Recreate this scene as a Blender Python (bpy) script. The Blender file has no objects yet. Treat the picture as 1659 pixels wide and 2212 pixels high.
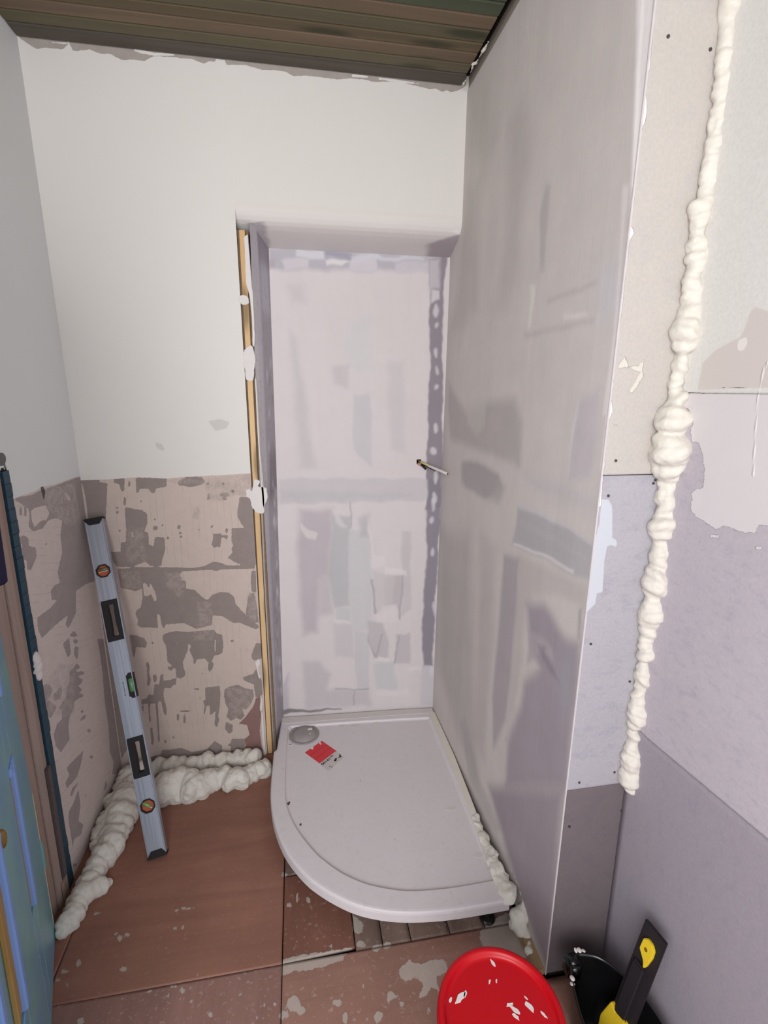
import bpy, bmesh, math, random
import numpy as np
from mathutils import Vector, Matrix
random.seed(7); np.random.seed(7)
SC=bpy.context.scene
COL=SC.collection
# ---------------------------------------------------------------- camera
cam_d=bpy.data.cameras.new('camera'); cam=bpy.data.objects.new('camera',cam_d); COL.objects.link(cam)
Rv=Vector((0.985535,-0.169369,0.005907)); Uv=Vector((0.035237,0.238884,0.970409)); Fv=Vector((0.165768,0.956164,-0.241397))
cam.matrix_world=Matrix(((Rv.x,Uv.x,-Fv.x,0.78792),(Rv.y,Uv.y,-Fv.y,-1.95884),(Rv.z,Uv.z,-Fv.z,1.59),(0,0,0,1)))
cam_d.sensor_fit='HORIZONTAL'; cam_d.sensor_width=36; cam_d.lens=1075.7727/1659*36; cam_d.clip_start=.02
SC.camera=cam
# ---------------------------------------------------------------- world, lights, exposure
w=bpy.data.worlds.new('world'); SC.world=w; w.use_nodes=True
bg=w.node_tree.nodes['Background']; bg.inputs[0].default_value=(.93,.96,1,1); bg.inputs[1].default_value=1.7
def area(name,loc,target,sx,sy,power,col):
    l=bpy.data.lights.new(name,'AREA'); l.shape='RECTANGLE'; l.size=sx; l.size_y=sy; l.energy=power; l.color=col
    o=bpy.data.objects.new(name,l); COL.objects.link(o); o.location=loc
    o.rotation_euler=(Vector(target)-Vector(loc)).to_track_quat('-Z','Y').to_euler(); return o
area('window_light',(.25,-3.0,1.85),(1.0,-.3,1.6),1.3,1.5,52,(1,.985,.97))
SC.view_settings.view_transform='Standard'; SC.view_settings.look='None'; SC.view_settings.gamma=1
SC.view_settings.exposure=0; SC.view_settings.use_curve_mapping=False
# ---------------------------------------------------------------- measured data, metres on each surface
D={}
D['back_grey']=[[(-.013,1.2742),(.0639,1.2583),(.0581,1.211),(.0363,1.2019),(.0082,1.1896),(.0052,1.2352)],[(.0768,1.243),(.0883,1.2395),(.0822,1.2136),(.0737,1.2171)],[(.1114,1.2597),(.1501,1.2587),(.1436,1.2118),(.1329,1.2121),(.1298,1.2384),(.1124,1.2421)],[(.189,1.2599),(.2972,1.2573),(.2941,1.2239),(.2553,1.2184),(.2481,1.1993),(.2377,1.2024),(.2287,1.2192),(.1986,1.2189),(.1897,1.2011),(.1847,1.2039)],[(.3345,1.2421),(.3722,1.2601),(.4229,1.2581),(.4342,1.2396),(.4205,1.2283),(.4056,1.2248),(.3796,1.2196),(.3548,1.2261),(.3376,1.2285)],[(.1385,1.1513),(.1761,1.1403),(.1954,1.1377),(.2136,1.1233),(.2125,1.0878),(.1973,1.0526),(.2111,1.0459),(.2082,.9997),(.2237,.9908),(.235,1.0308),(.2671,1.0233),(.2668,.9805),(.2541,.9442),(.2454,.9115),(.2192,.9088),(.2034,.916),(.1884,.9312),(.1352,.9115),(.0851,.9164),(.0609,.9545),(.0566,.9789),(.1043,.9745),(.1086,1.0125),(.1284,1.0136),(.1344,1.0672),(.1357,1.1105)],[(.1316,.9117),(.3189,.899),(.3675,.8941),(.4061,.9004),(.4338,.9136),(.4494,.917),(.4793,.9047),(.4942,.8975),(.5995,.8938),(.5986,.8788),(.47,.8827),(.4503,.8766),(.4316,.8841),(.3326,.8835),(.2426,.8825),(.1292,.8892)],[(.0842,.9083),(.2518,.9008),(.3187,.8969),(.3145,.8486),(.3307,.8391),(.3281,.8094),(.3601,.803),(.3809,.7756),(.4044,.7544),(.4275,.7768),(.4554,.7858),(.4903,.7813),(.5107,.7624),(.5147,.7312),(.5328,.7032),(.5626,.665),(.6048,.6208),(.5879,.6107),(.5252,.6453),(.4993,.6473),(.456,.6821),(.4209,.687),(.4158,.645),(.3739,.6371),(.3539,.632),(.3059,.6626),(.2672,.6612),(.2385,.6613),(.2268,.6392),(.222,.6692),(.2198,.7044),(.2108,.7095),(.2067,.6483),(.1449,.6555),(.1293,.6677),(.1367,.6846),(.1302,.7112),(.1339,.7282),(.1542,.744),(.1619,.782),(.1658,.8199),(.139,.8111),(.1073,.8237),(.0878,.8292),(.0859,.8917)],[(.5563,1.177),(.6034,1.1716),(.6073,1.1047),(.6086,.9888),(.6033,.8914),(.5599,.8896),(.5185,.9132),(.4965,.9313),(.5171,.9513),(.5125,.9683),(.5209,.9804),(.5166,1.0015),(.5198,1.0509),(.5696,1.0508),(.5555,1.072),(.5455,1.0948),(.5465,1.1232),(.5549,1.1551)],[(.5686,.7673),(.5889,.7748),(.5977,.7164),(.6017,.6393),(.5659,.6512),(.5519,.6884)],[(.5864,.8709),(.6021,.8699),(.5989,.7741),(.5812,.7797),(.5795,.8192)],[(.4482,1.0314),(.4786,1.0321),(.4799,1.0238),(.5028,1.0249),(.4994,1.0023),(.4907,1.0151),(.4795,1.0177),(.4707,.9746),(.4596,.9793),(.4478,.9736),(.4394,.9886),(.4469,1.013)],[(.0969,.6288),(.1225,.6222),(.1511,.6065),(.1587,.588),(.1543,.5638),(.1171,.5716),(.1041,.521),(.0999,.5349),(.0991,.5798)],[(.2206,.614),(.2407,.6235),(.272,.6285),(.3178,.6203),(.42,.6222),(.4307,.6055),(.452,.5969),(.4538,.5486),(.4484,.5168),(.4336,.5065),(.4155,.5059),(.4015,.4792),(.4096,.4691),(.403,.4463),(.3898,.4311),(.3835,.4435),(.3891,.4757),(.3747,.4957),(.3427,.4941),(.3372,.476),(.329,.4722),(.3309,.4952),(.3202,.533),(.3131,.5428),(.3011,.5164),(.2889,.4899),(.2885,.4621),(.2943,.4383),(.2888,.4201),(.2723,.4124),(.257,.4186),(.2568,.4606),(.2287,.4956),(.2302,.532),(.2297,.5684),(.2204,.5917)],[(.2265,.4728),(.2578,.4721),(.2404,.4529),(.2291,.4587)],[(.1962,.441),(.2076,.4376),(.2049,.4099),(.2324,.4094),(.2568,.4163),(.2521,.3862),(.2379,.383),(.2288,.3697),(.2057,.3769),(.1987,.3445),(.1999,.3158),(.2051,.2865),(.2039,.2528),(.1971,.2438),(.1905,.2592),(.1877,.3124),(.1803,.318),(.1735,.3092),(.1694,.2471),(.1636,.125),(.1566,.1159),(.1612,.2238),(.1633,.3056),(.146,.3099),(.1404,.2938),(.1371,.2218),(.1307,.2178),(.1352,.3088),(.1166,.3109),(.1141,.2681),(.1093,.2783),(.1108,.3305),(.1307,.333),(.1425,.353),(.1592,.3441),(.1682,.395),(.1876,.3929),(.1922,.4205)],[(.1458,.4989),(.1555,.5002),(.1587,.4748),(.1526,.4523),(.157,.4195),(.148,.3877),(.1407,.3932),(.145,.4346),(.1468,.4713)],[(.1668,.4394),(.1786,.4405),(.1826,.4215),(.1725,.3992),(.1662,.4139)],[(.1322,.1932),(.1401,.1922),(.1397,.1281),(.1333,.104),(.1283,.1146)],[(.3662,.3599),(.4253,.3609),(.4253,.315),(.4148,.2428),(.4086,.2139),(.4129,.1985),(.3985,.1602),(.3913,.1761),(.4005,.2445),(.3827,.2268),(.3765,.2276),(.3778,.2716),(.3656,.273),(.3541,.2302),(.3496,.2357),(.3575,.2739),(.3533,.2987),(.3638,.3024)],[(.4445,.342),(.4659,.3542),(.4993,.3603),(.5312,.3376),(.56,.3297),(.5622,.2951),(.5477,.2622),(.5251,.235),(.5089,.2468),(.5191,.2058),(.5011,.1879),(.485,.1998),(.459,.1879),(.4437,.2097),(.4543,.2432),(.4439,.2739),(.4401,.3085)],[(.4379,.1855),(.4661,.167),(.4638,.1319),(.4463,.124),(.4334,.1509)],[(.4573,.0971),(.5165,.0895),(.5095,.044),(.4856,.0056),(.4471,-.0573),(.4507,.0621),(.434,.0669),(.4516,.0748)],[(.1138,.0513),(.1589,.0553),(.1693,.0791),(.1975,.0754),(.247,.0789),(.2861,.0533),(.3489,.0551),(.3855,.0962),(.415,.0668),(.4103,.0003),(.3446,-.001),(.2943,.0008),(.2399,-.0019),(.1814,-.009),(.1581,.0045),(.1308,.0185)],[(.5652,.4968),(.5844,.5465),(.609,.5443),(.6053,.4742),(.576,.4675),(.5642,.478)],[(.5219,.3917),(.5684,.4062),(.578,.4292),(.5999,.3693),(.6005,.3008),(.5703,.2893),(.5655,.3534),(.5293,.3765)],[(.0051,.9097),(.0624,.9064),(.0494,.4686),(.0541,.1401),(.0026,.0553),(.004,.4097)],[(.0094,1.2601),(.0889,1.2408),(.0668,1.1089),(.0282,.9645),(.0039,.9657)],[(.5408,1.1994),(.5387,1.1943),(.5341,1.1918),(.5291,1.1929),(.5261,1.1971),(.5264,1.2025),(.53,1.2065),(.5351,1.2073),(.5394,1.2045)],[(.5212,1.1861),(.5164,1.1811),(.5052,1.1787),(.4927,1.1801),(.4848,1.1845),(.4852,1.1899),(.4937,1.1938),(.5063,1.1943),(.5171,1.1913)],[(.4481,1.1804),(.4462,1.1715),(.4425,1.1669),(.4389,1.1687),(.437,1.176),(.4377,1.1854),(.4407,1.1926),(.4446,1.1941),(.4475,1.1893)],[(.5107,1.1705),(.5083,1.1667),(.5026,1.1649),(.4964,1.1658),(.4925,1.169),(.4928,1.1731),(.4971,1.1761),(.5034,1.1766),(.5088,1.1744)],[(.2474,1.0644),(.2446,1.0581),(.2389,1.0549),(.233,1.0564),(.2295,1.0617),(.2302,1.0686),(.2347,1.0736),(.2409,1.0745),(.2459,1.0709)],[(.2697,1.0735),(.2684,1.0705),(.2657,1.0689),(.2628,1.0696),(.2611,1.0722),(.2614,1.0755),(.2636,1.0779),(.2666,1.0783),(.269,1.0766)],[(.3307,1.0637),(.3287,1.0581),(.3245,1.0552),(.3201,1.0565),(.3177,1.0612),(.3182,1.0673),(.3215,1.0718),(.326,1.0726),(.3297,1.0695)],[(.3328,1.0406),(.3312,1.037),(.328,1.0352),(.3246,1.036),(.3226,1.0391),(.3229,1.043),(.3255,1.0458),(.329,1.0463),(.3319,1.0443)],[(.3332,1.0243),(.3317,1.0207),(.3284,1.0189),(.325,1.0198),(.323,1.0228),(.3233,1.0267),(.3259,1.0296),(.3294,1.0301),(.3323,1.028)],[(.285,1.0225),(.2835,1.0189),(.2803,1.0171),(.2769,1.0179),(.2749,1.021),(.2753,1.0248),(.2778,1.0277),(.2813,1.0282),(.2842,1.0261)],[(.3005,1.0351),(.2997,1.0331),(.2978,1.0321),(.2959,1.0325),(.2948,1.0343),(.295,1.0365),(.2964,1.0381),(.2984,1.0384),(.3001,1.0372)],[(.3991,1.0511),(.398,1.0486),(.3957,1.0473),(.3932,1.0479),(.3917,1.05),(.392,1.0528),(.3938,1.0549),(.3963,1.0552),(.3984,1.0538)],[(.4512,1.0611),(.4497,1.0575),(.4464,1.0557),(.4429,1.0565),(.4409,1.0596),(.4412,1.0635),(.4437,1.0664),(.4473,1.0669),(.4502,1.0648)],[(.507,1.0424),(.5053,1.0359),(.5017,1.0325),(.4979,1.0339),(.4958,1.0394),(.4962,1.0464),(.4991,1.0516),(.503,1.0527),(.5061,1.049)],[(.2435,1.0984),(.2424,1.0959),(.2401,1.0947),(.2377,1.0952),(.2364,1.0974),(.2366,1.1001),(.2384,1.1021),(.2409,1.1024),(.2429,1.101)],[(.2018,1.1713),(.2007,1.1689),(.1985,1.1676),(.1961,1.1682),(.1948,1.1702),(.1951,1.1729),(.1968,1.1749),(.1993,1.1752),(.2012,1.1738)],[(.116,1.1482),(.1146,1.1453),(.112,1.1438),(.1092,1.1444),(.1077,1.1469),(.108,1.1501),(.1101,1.1525),(.113,1.1529),(.1153,1.1512)],[(.1147,1.1308),(.1131,1.1274),(.11,1.1256),(.1068,1.1264),(.105,1.1293),(.1054,1.133),(.1079,1.1358),(.1112,1.1363),(.1139,1.1343)],[(.1145,1.0581),(.1132,1.0551),(.1105,1.0536),(.1077,1.0543),(.1061,1.0569),(.1065,1.0601),(.1086,1.0625),(.1116,1.0629),(.1139,1.0612)],[(.1461,1.1724),(.1436,1.1613),(.1398,1.1554),(.1365,1.1576),(.1352,1.1668),(.1366,1.1786),(.1399,1.1876),(.1436,1.1895),(.1461,1.1835)],[(.1451,1.2261),(.1422,1.2151),(.1374,1.2094),(.133,1.2116),(.1309,1.2206),(.1323,1.2323),(.1363,1.2411),(.1412,1.243),(.1447,1.2371)],[(.1672,1.2369),(.1653,1.2272),(.1627,1.222),(.1605,1.2239),(.1599,1.2319),(.161,1.2423),(.1634,1.2501),(.166,1.2519),(.1675,1.2467)],[(.5055,1.2299),(.5039,1.2262),(.5005,1.2243),(.4968,1.2251),(.4945,1.2282),(.4948,1.2322),(.4975,1.2352),(.5013,1.2358),(.5044,1.2337)],[(.4482,1.2303),(.4466,1.2265),(.4432,1.2246),(.4395,1.2254),(.4374,1.2285),(.4377,1.2325),(.4403,1.2355),(.4441,1.2361),(.4472,1.234)],[(.1839,.5836),(.1825,.5803),(.1796,.5787),(.1766,.5796),(.1749,.5826),(.1752,.5862),(.1775,.5888),(.1806,.5892),(.1832,.5871)],[(.4973,.5656),(.4953,.5622),(.4909,.5607),(.4861,.5618),(.4831,.5649),(.4834,.5687),(.4867,.5713),(.4916,.5715),(.4958,.5693)],[(.2517,.2301),(.2494,.2184),(.2455,.2125),(.2419,.2151),(.2403,.2251),(.2415,.2376),(.2448,.2469),(.2487,.2487),(.2515,.242)],[(.276,.2198),(.2736,.2043),(.2703,.1963),(.2675,.1995),(.2667,.2125),(.2681,.2291),(.2712,.2416),(.2744,.2441),(.2763,.2355)],[(.3435,.3552),(.3405,.353),(.3333,.3525),(.3253,.3538),(.3202,.3563),(.3204,.3589),(.3258,.3604),(.3339,.3599),(.3409,.3579)],[(.3028,.2534),(.297,.2515),(.2826,.2519),(.2664,.2542),(.256,.2575),(.2563,.2601),(.267,.2609),(.2832,.2595),(.2974,.2565)],[(.2225,.1348),(.2212,.1286),(.219,.1255),(.2169,.1269),(.216,.1323),(.2166,.139),(.2185,.144),(.2207,.1449),(.2223,.1413)],[(.1894,.1191),(.1878,.1129),(.1851,.1098),(.1825,.1114),(.1813,.1168),(.1819,.1235),(.1841,.1285),(.187,.1293),(.189,.1256)],[(.3633,.4267),(.3621,.4238),(.3596,.4224),(.357,.4232),(.3554,.4259),(.3557,.4291),(.3576,.4313),(.3604,.4316),(.3626,.4298)],[(.3443,.3094),(.3431,.3002),(.3412,.2954),(.3397,.2973),(.3393,.305),(.3401,.3148),(.3417,.3222),(.3435,.3237),(.3445,.3187)]]  # includes a tall strip of shadow painted grey between corner and level
D['back_island']=[[(.1703,.8449),(.1827,.8399),(.1902,.8226),(.1981,.8453),(.2122,.7999),(.2144,.7655),(.203,.7641),(.1967,.7945),(.1771,.7852),(.1685,.7922)],[(.2088,.7087),(.2175,.7002),(.2202,.6693),(.2193,.6407),(.2079,.6416)],[(.1532,1.0664),(.1582,1.0303),(.148,1.0287)],[(.3092,.8743),(.3321,.8772),(.3329,.8645),(.3114,.8573)],[(.3154,.5699),(.3264,.5599),(.3186,.5377),(.3293,.5),(.329,.4722),(.3117,.4552),(.2943,.4383),(.2901,.4805),(.3007,.5118),(.3128,.5382)],[(.4208,.579),(.4268,.5785),(.4208,.5239),(.416,.5243)]]
D['back_mottle']=[[(.2977,1.2507),(.3717,1.2547),(.4216,1.2418),(.4444,1.2529),(.605,1.2667),(.6103,1.1934),(.5769,1.1744),(.5475,1.1873),(.4895,1.1612),(.4378,1.1669),(.4319,1.2338),(.3412,1.2362),(.2987,1.243)],[(.3673,.7504),(.421,.7423),(.4158,.645),(.354,.6342)],[(.25,.882),(.3133,.8783),(.3303,.8349),(.3077,.772),(.2589,.8181)],[(.3804,1.141),(.4028,1.1442),(.4083,1.1201),(.4025,1.0943),(.3749,1.0973),(.3824,1.121)],[(.5572,.7769),(.5969,.7742),(.5936,.6399),(.5659,.6512)],[(.3417,.6264),(.4199,.62),(.4165,.5748),(.338,.5816)],[(.4533,.3507),(.5558,.3301),(.5514,.2519),(.4632,.1874)],[(.1328,.0386),(.409,.0109),(.4429,-.0567),(.1551,-.0259)],[(.0935,.8954),(.1659,.8911),(.1626,.8244),(.0897,.8291)],[(.1424,1.0748),(.195,1.0646),(.1916,.9269),(.1192,.9309)]]
D['back_brick']=[[(.5877,.2973),(.5922,.2222),(.5784,.1226),(.583,.0446),(.5882,-.0243),(.5341,-.0538),(.445,-.057),(.4499,-.0156),(.4899,.005),(.5143,.0537),(.5122,.0901),(.5346,.1077),(.5249,.1598),(.4915,.1689),(.523,.2003),(.5598,.2509),(.5701,.2844)]]
D['back_dark']=[[(.2552,-.0169),(.4049,-.0172),(.4052,-.0303),(.3043,-.0317),(.2548,-.022)],[(.5366,1.1987),(.5357,1.1964),(.5336,1.1953),(.5314,1.1958),(.53,1.1977),(.5302,1.2001),(.5318,1.2019),(.5341,1.2023),(.536,1.201)]]
D['back_low']=[[(-.0146,1.2555),(.0876,1.2564),(.2003,1.2624),(.2973,1.2548),(.364,1.2602),(.4818,1.2628),(.6109,1.2688),(.637,1.2682),(.7206,.7255),(.7198,-.3493),(-.2325,-.192),(-.1276,.5882)]]
D['back_top']=[[(.0101,2.6034),(.0497,2.582),(.0722,2.5885),(.122,2.5892),(.1378,2.6022),(.1401,2.6308),(0,2.6163)],[(.1443,2.6043),(.1502,2.5891),(.1627,2.5889),(.1985,2.5968),(.2292,2.5883),(.2568,2.591),(.2923,2.577),(.3156,2.5822),(.3548,2.5816),(.3861,2.5979),(.4461,2.6008),(.4798,2.6026),(.4827,2.6369),(.1401,2.6308)],[(.459,2.5991),(.4996,2.6015),(.5361,2.5916),(.5539,2.6008),(.5691,2.5993),(.5734,2.6102),(.6006,2.6069),(.605,2.5952),(.6294,2.5976),(.6644,2.6009),(.7167,2.5922),(.7559,2.5959),(.7916,2.5946),(.8164,2.5845),(.8565,2.5898),(.9187,2.5894),(.9594,2.5884),(1.0043,2.5957),(1.0874,2.597),(1.0873,2.6477),(.4824,2.6368)],[(1.0093,2.5968),(1.0558,2.598),(1.0774,2.5925),(1.1282,2.5971),(1.1683,2.6039),(1.1979,2.5974),(1.2351,2.5946),(1.2801,2.5894),(1.2988,2.5942),(1.3218,2.5853),(1.3405,2.5917),(1.3559,2.5868),(1.3823,2.5954),(1.4084,2.6134),(1.4069,2.6444),(1.0095,2.6252)]]
D['back_topwhite']=[[(.3287,2.6127),(.387,2.6068),(.4469,2.6097),(.4464,2.6038),(.3894,2.5982),(.3502,2.6002),(.3279,2.6053)],[(.0651,2.6033),(.137,2.6078),(.1364,2.6035),(.0676,2.5994)],[(1.0094,2.6073),(1.0522,2.6083),(1.0522,2.6007),(1.0093,2.5998)],[(1.0991,2.6066),(1.1536,2.6071),(1.1978,2.605),(1.2423,2.6045),(1.2424,2.5999),(1.1905,2.5982),(1.0991,2.6005)],[(1.0082,2.6087),(1.0646,2.6076),(1.0646,2.6013),(1.0119,2.5996)]]
D['back_smudge']=[[(.2667,1.3921),(.2935,1.3866),(.3005,1.3574),(.2848,1.3628),(.2729,1.3732)],[(.4635,1.4667),(.5054,1.475),(.5378,1.4629),(.5279,1.4407),(.4857,1.4325)]]
D['left_grey']=[[(-.4543,1.2861),(-.3446,1.2741),(-.2944,1.2774),(-.1958,1.2729),(-.0058,1.2706),(.0275,1.2626),(.0094,1.1016),(.021,1.0074),(.0369,.8533),(-.0769,.8822),(-.1645,.8914),(-.189,.8193),(-.2327,.8011),(-.2621,.7944),(-.2723,.8165),(-.2473,.8382),(-.338,.845),(-.4249,.8462),(-.4386,.8801),(-.4305,.9156),(-.3481,.9097),(-.2984,.9153),(-.3333,.9306),(-.331,.9611),(-.3057,.9664),(-.2662,.9624),(-.2702,1.0002),(-.2197,1.0506),(-.2131,1.1088),(-.1855,1.153),(-.2293,1.1723),(-.2753,1.1767),(-.3176,1.162),(-.3753,1.1693),(-.3931,1.1868),(-.3774,1.2248),(-.3814,1.2432),(-.4339,1.2757)],[(-.4546,1.1735),(-.4241,1.1712),(-.4035,1.1546),(-.4098,1.1353),(-.3752,1.117),(-.3764,1.0919),(-.4197,1.0637),(-.4374,1.0703),(-.435,1.0978),(-.4677,1.123)],[(-.2618,.7686),(-.2256,.7672),(-.1982,.7354),(-.2319,.7486)],[(-.311,.7651),(-.2643,.7613),(-.2688,.7076),(-.2839,.7031),(-.2988,.7245)],[(-.2273,.7064),(-.207,.6952),(-.228,.6621),(-.244,.6714)],[(-.2391,.6453),(-.2294,.6272),(-.2639,.6333),(-.1938,.588),(-.2058,.5853),(-.2516,.6086),(-.2161,.5714),(-.2293,.5647),(-.2583,.5734),(-.2312,.5432),(-.2429,.5408),(-.2659,.5511),(-.2203,.5106),(-.2586,.5262),(-.3006,.5399),(-.3128,.519),(-.3446,.5125),(-.3628,.4872),(-.3682,.4427),(-.4058,.4435),(-.4329,.4441),(-.4539,.4869),(-.4531,.5277),(-.4262,.5441),(-.3925,.5379),(-.3824,.5681),(-.4042,.5835),(-.3431,.5881),(-.3353,.6114),(-.3077,.622),(-.297,.6536)],[(-.4783,.7092),(-.4489,.7031),(-.4231,.6821),(-.4222,.6593),(-.4407,.6539),(-.4564,.6557),(-.4089,.596),(-.4543,.5876),(-.4718,.6092),(-.4754,.6468),(-.4739,.6632),(-.4798,.6931)],[(-.4189,.6437),(-.362,.6427),(-.3646,.6213),(-.387,.6085),(-.4168,.6242)],[(-.2914,.3357),(-.3165,.3098),(-.3612,.2866),(-.4332,.3063),(-.4388,.3312),(-.4045,.335),(-.4165,.37),(-.3764,.3605)],[(-.3586,.2637),(-.4116,.2563),(-.4227,.2667),(-.4038,.2793)],[(-.3667,.24),(-.37,.1751),(-.4001,.1419),(-.3728,.0981),(-.3994,.0828),(-.441,.1111),(-.4596,.1),(-.4588,.1455),(-.4565,.2091),(-.4453,.2282),(-.412,.2261)],[(-.2885,.4541),(-.2622,.4527),(-.2283,.4385),(-.2474,.4316)],[(-.1585,.089),(-.1545,.0618),(-.1927,.0677),(-.1733,.0849)],[(-.0543,.6463),(.0476,.5922),(.0473,.3011),(.0146,.08),(.0111,-.0184),(-.0973,.0643),(-.0697,.1009),(-.0899,.1655),(-.0683,.2658),(-.0689,.3809),(-.0506,.5087),(-.0486,.5895)],[(-.4503,1.2246),(-.4544,1.2205),(-.4618,1.2197),(-.4688,1.2226),(-.4723,1.2277),(-.4707,1.2326),(-.4648,1.2352),(-.4571,1.2342),(-.4514,1.23)],[(-.4417,1.1867),(-.4463,1.1832),(-.455,1.1832),(-.4637,1.1866),(-.4683,1.1919),(-.4668,1.1965),(-.4599,1.1984),(-.4507,1.1966),(-.4435,1.192)],[(-.4442,1.2548),(-.448,1.2493),(-.4536,1.2472),(-.4584,1.2496),(-.4602,1.2552),(-.4582,1.2615),(-.4533,1.2655),(-.4477,1.2654),(-.4441,1.2612)],[(-.4131,1.2405),(-.4174,1.2328),(-.4229,1.2295),(-.4271,1.2322),(-.428,1.2395),(-.4252,1.2481),(-.4201,1.2539),(-.4149,1.2543),(-.4121,1.249)],[(-.3894,1.2347),(-.3944,1.2248),(-.4004,1.2204),(-.4046,1.2235),(-.405,1.2326),(-.4015,1.2435),(-.3957,1.2511),(-.3902,1.2519),(-.3877,1.2454)],[(-.2088,.7186),(-.2143,.7158),(-.2247,.7184),(-.2352,.7252),(-.2408,.7328),(-.2391,.7379),(-.2308,.7381),(-.2197,.7332),(-.211,.7255)],[(-.2232,.6276),(-.2292,.6248),(-.2407,.6283),(-.2521,.6364),(-.2582,.6452),(-.2563,.6508),(-.2473,.6506),(-.2352,.6445),(-.2256,.6355)],[(-.1964,.586),(-.2034,.585),(-.218,.5912),(-.2331,.6015),(-.2418,.6112),(-.2402,.6158),(-.2291,.6133),(-.2134,.6047),(-.2004,.5939)],[(-.3056,1.1078),(-.3079,1.1061),(-.3124,1.1063),(-.3168,1.1081),(-.3192,1.1108),(-.3184,1.1132),(-.3149,1.114),(-.3102,1.113),(-.3065,1.1106)],[(-.2457,.4624),(-.2493,.461),(-.2561,.4638),(-.263,.4694),(-.2667,.4752),(-.2655,.4786),(-.2601,.4779),(-.2528,.4735),(-.2471,.4673)],[(-.215,.36),(-.2196,.3584),(-.2286,.3625),(-.2375,.3703),(-.2423,.3782),(-.2409,.3824),(-.2338,.3812),(-.2243,.375),(-.2168,.3666)],[(-.2282,.2569),(-.2325,.2557),(-.2408,.26),(-.2492,.2679),(-.2537,.2756),(-.2523,.2796),(-.2457,.2781),(-.2368,.2716),(-.2299,.2633)],[(-.3215,.1741),(-.3238,.1735),(-.3281,.1761),(-.3325,.1808),(-.3348,.1852),(-.3341,.1874),(-.3306,.1864),(-.3259,.1825),(-.3223,.1777)],[(-.4574,.0187),(-.4612,.0179),(-.4682,.0233),(-.4752,.0323),(-.4788,.0406),(-.4775,.0445),(-.4718,.0421),(-.4644,.0346),(-.4587,.0253)],[(-.2859,-.0168),(-.2889,-.0173),(-.2947,-.0132),(-.3005,-.0065),(-.3036,-.0002),(-.3026,.0026),(-.298,.0008),(-.2918,-.005),(-.287,-.0119)],[(-.221,.6862),(-.2279,.676),(-.2373,.6739),(-.2447,.6807),(-.2468,.6933),(-.2425,.7057),(-.234,.7123),(-.225,.71),(-.2198,.6997)],[(-.275,.7071),(-.2799,.7022),(-.2878,.7028),(-.2951,.7083),(-.2983,.7163),(-.296,.723),(-.2893,.7253),(-.2813,.7222),(-.2756,.715)]]
D['left_island']=[[(-.366,1.229),(-.3439,1.2343),(-.2745,1.2253),(-.2612,1.1958),(-.2893,1.1804),(-.3165,1.1876),(-.3621,1.1782),(-.3714,1.2021)],[(-.1436,1.239),(-.1228,1.2347),(-.0963,1.2046),(-.1233,1.2065)],[(-.4435,1.1426),(-.4473,1.1371),(-.453,1.1355),(-.4579,1.1383),(-.4598,1.1443),(-.4577,1.1507),(-.4527,1.1545),(-.447,1.1539),(-.4434,1.1492)]]
D['left_mottle']=[[(-.2726,1.2766),(-.0602,1.2552),(-.0482,1.1168),(-.1442,1.1174),(-.2141,1.1684),(-.2779,1.2149)],[(-.3517,.7143),(-.2557,.6575),(-.31,.4973),(-.4858,.6149),(-.4795,.7057)]]
D['left_dark']=[[(-.4462,1.3947),(-.4522,1.3861),(-.463,1.3807),(-.4753,1.3801),(-.486,1.3842),(-.4921,1.3919),(-.4923,1.4011),(-.4866,1.4095),(-.4762,1.4149),(-.464,1.4158),(-.453,1.4119),(-.4465,1.4042)],[(-.4566,1.3867),(-.4499,1.3635),(-.4584,1.3633),(-.4648,1.3785)],[(-.2911,1.2876),(-.2733,1.2859),(-.2643,1.2676),(-.2839,1.2422),(-.2875,1.265)]]
D['left_low']=[[(-.6178,1.3246),(-.4668,1.2828),(-.3937,1.283),(-.3278,1.2805),(-.283,1.286),(-.1924,1.2777),(-.0313,1.2743),(.0344,1.2629),(.0727,.9413),(.0807,-.4148),(-.5755,-.7244),(-1.0074,.075)]]
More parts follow.
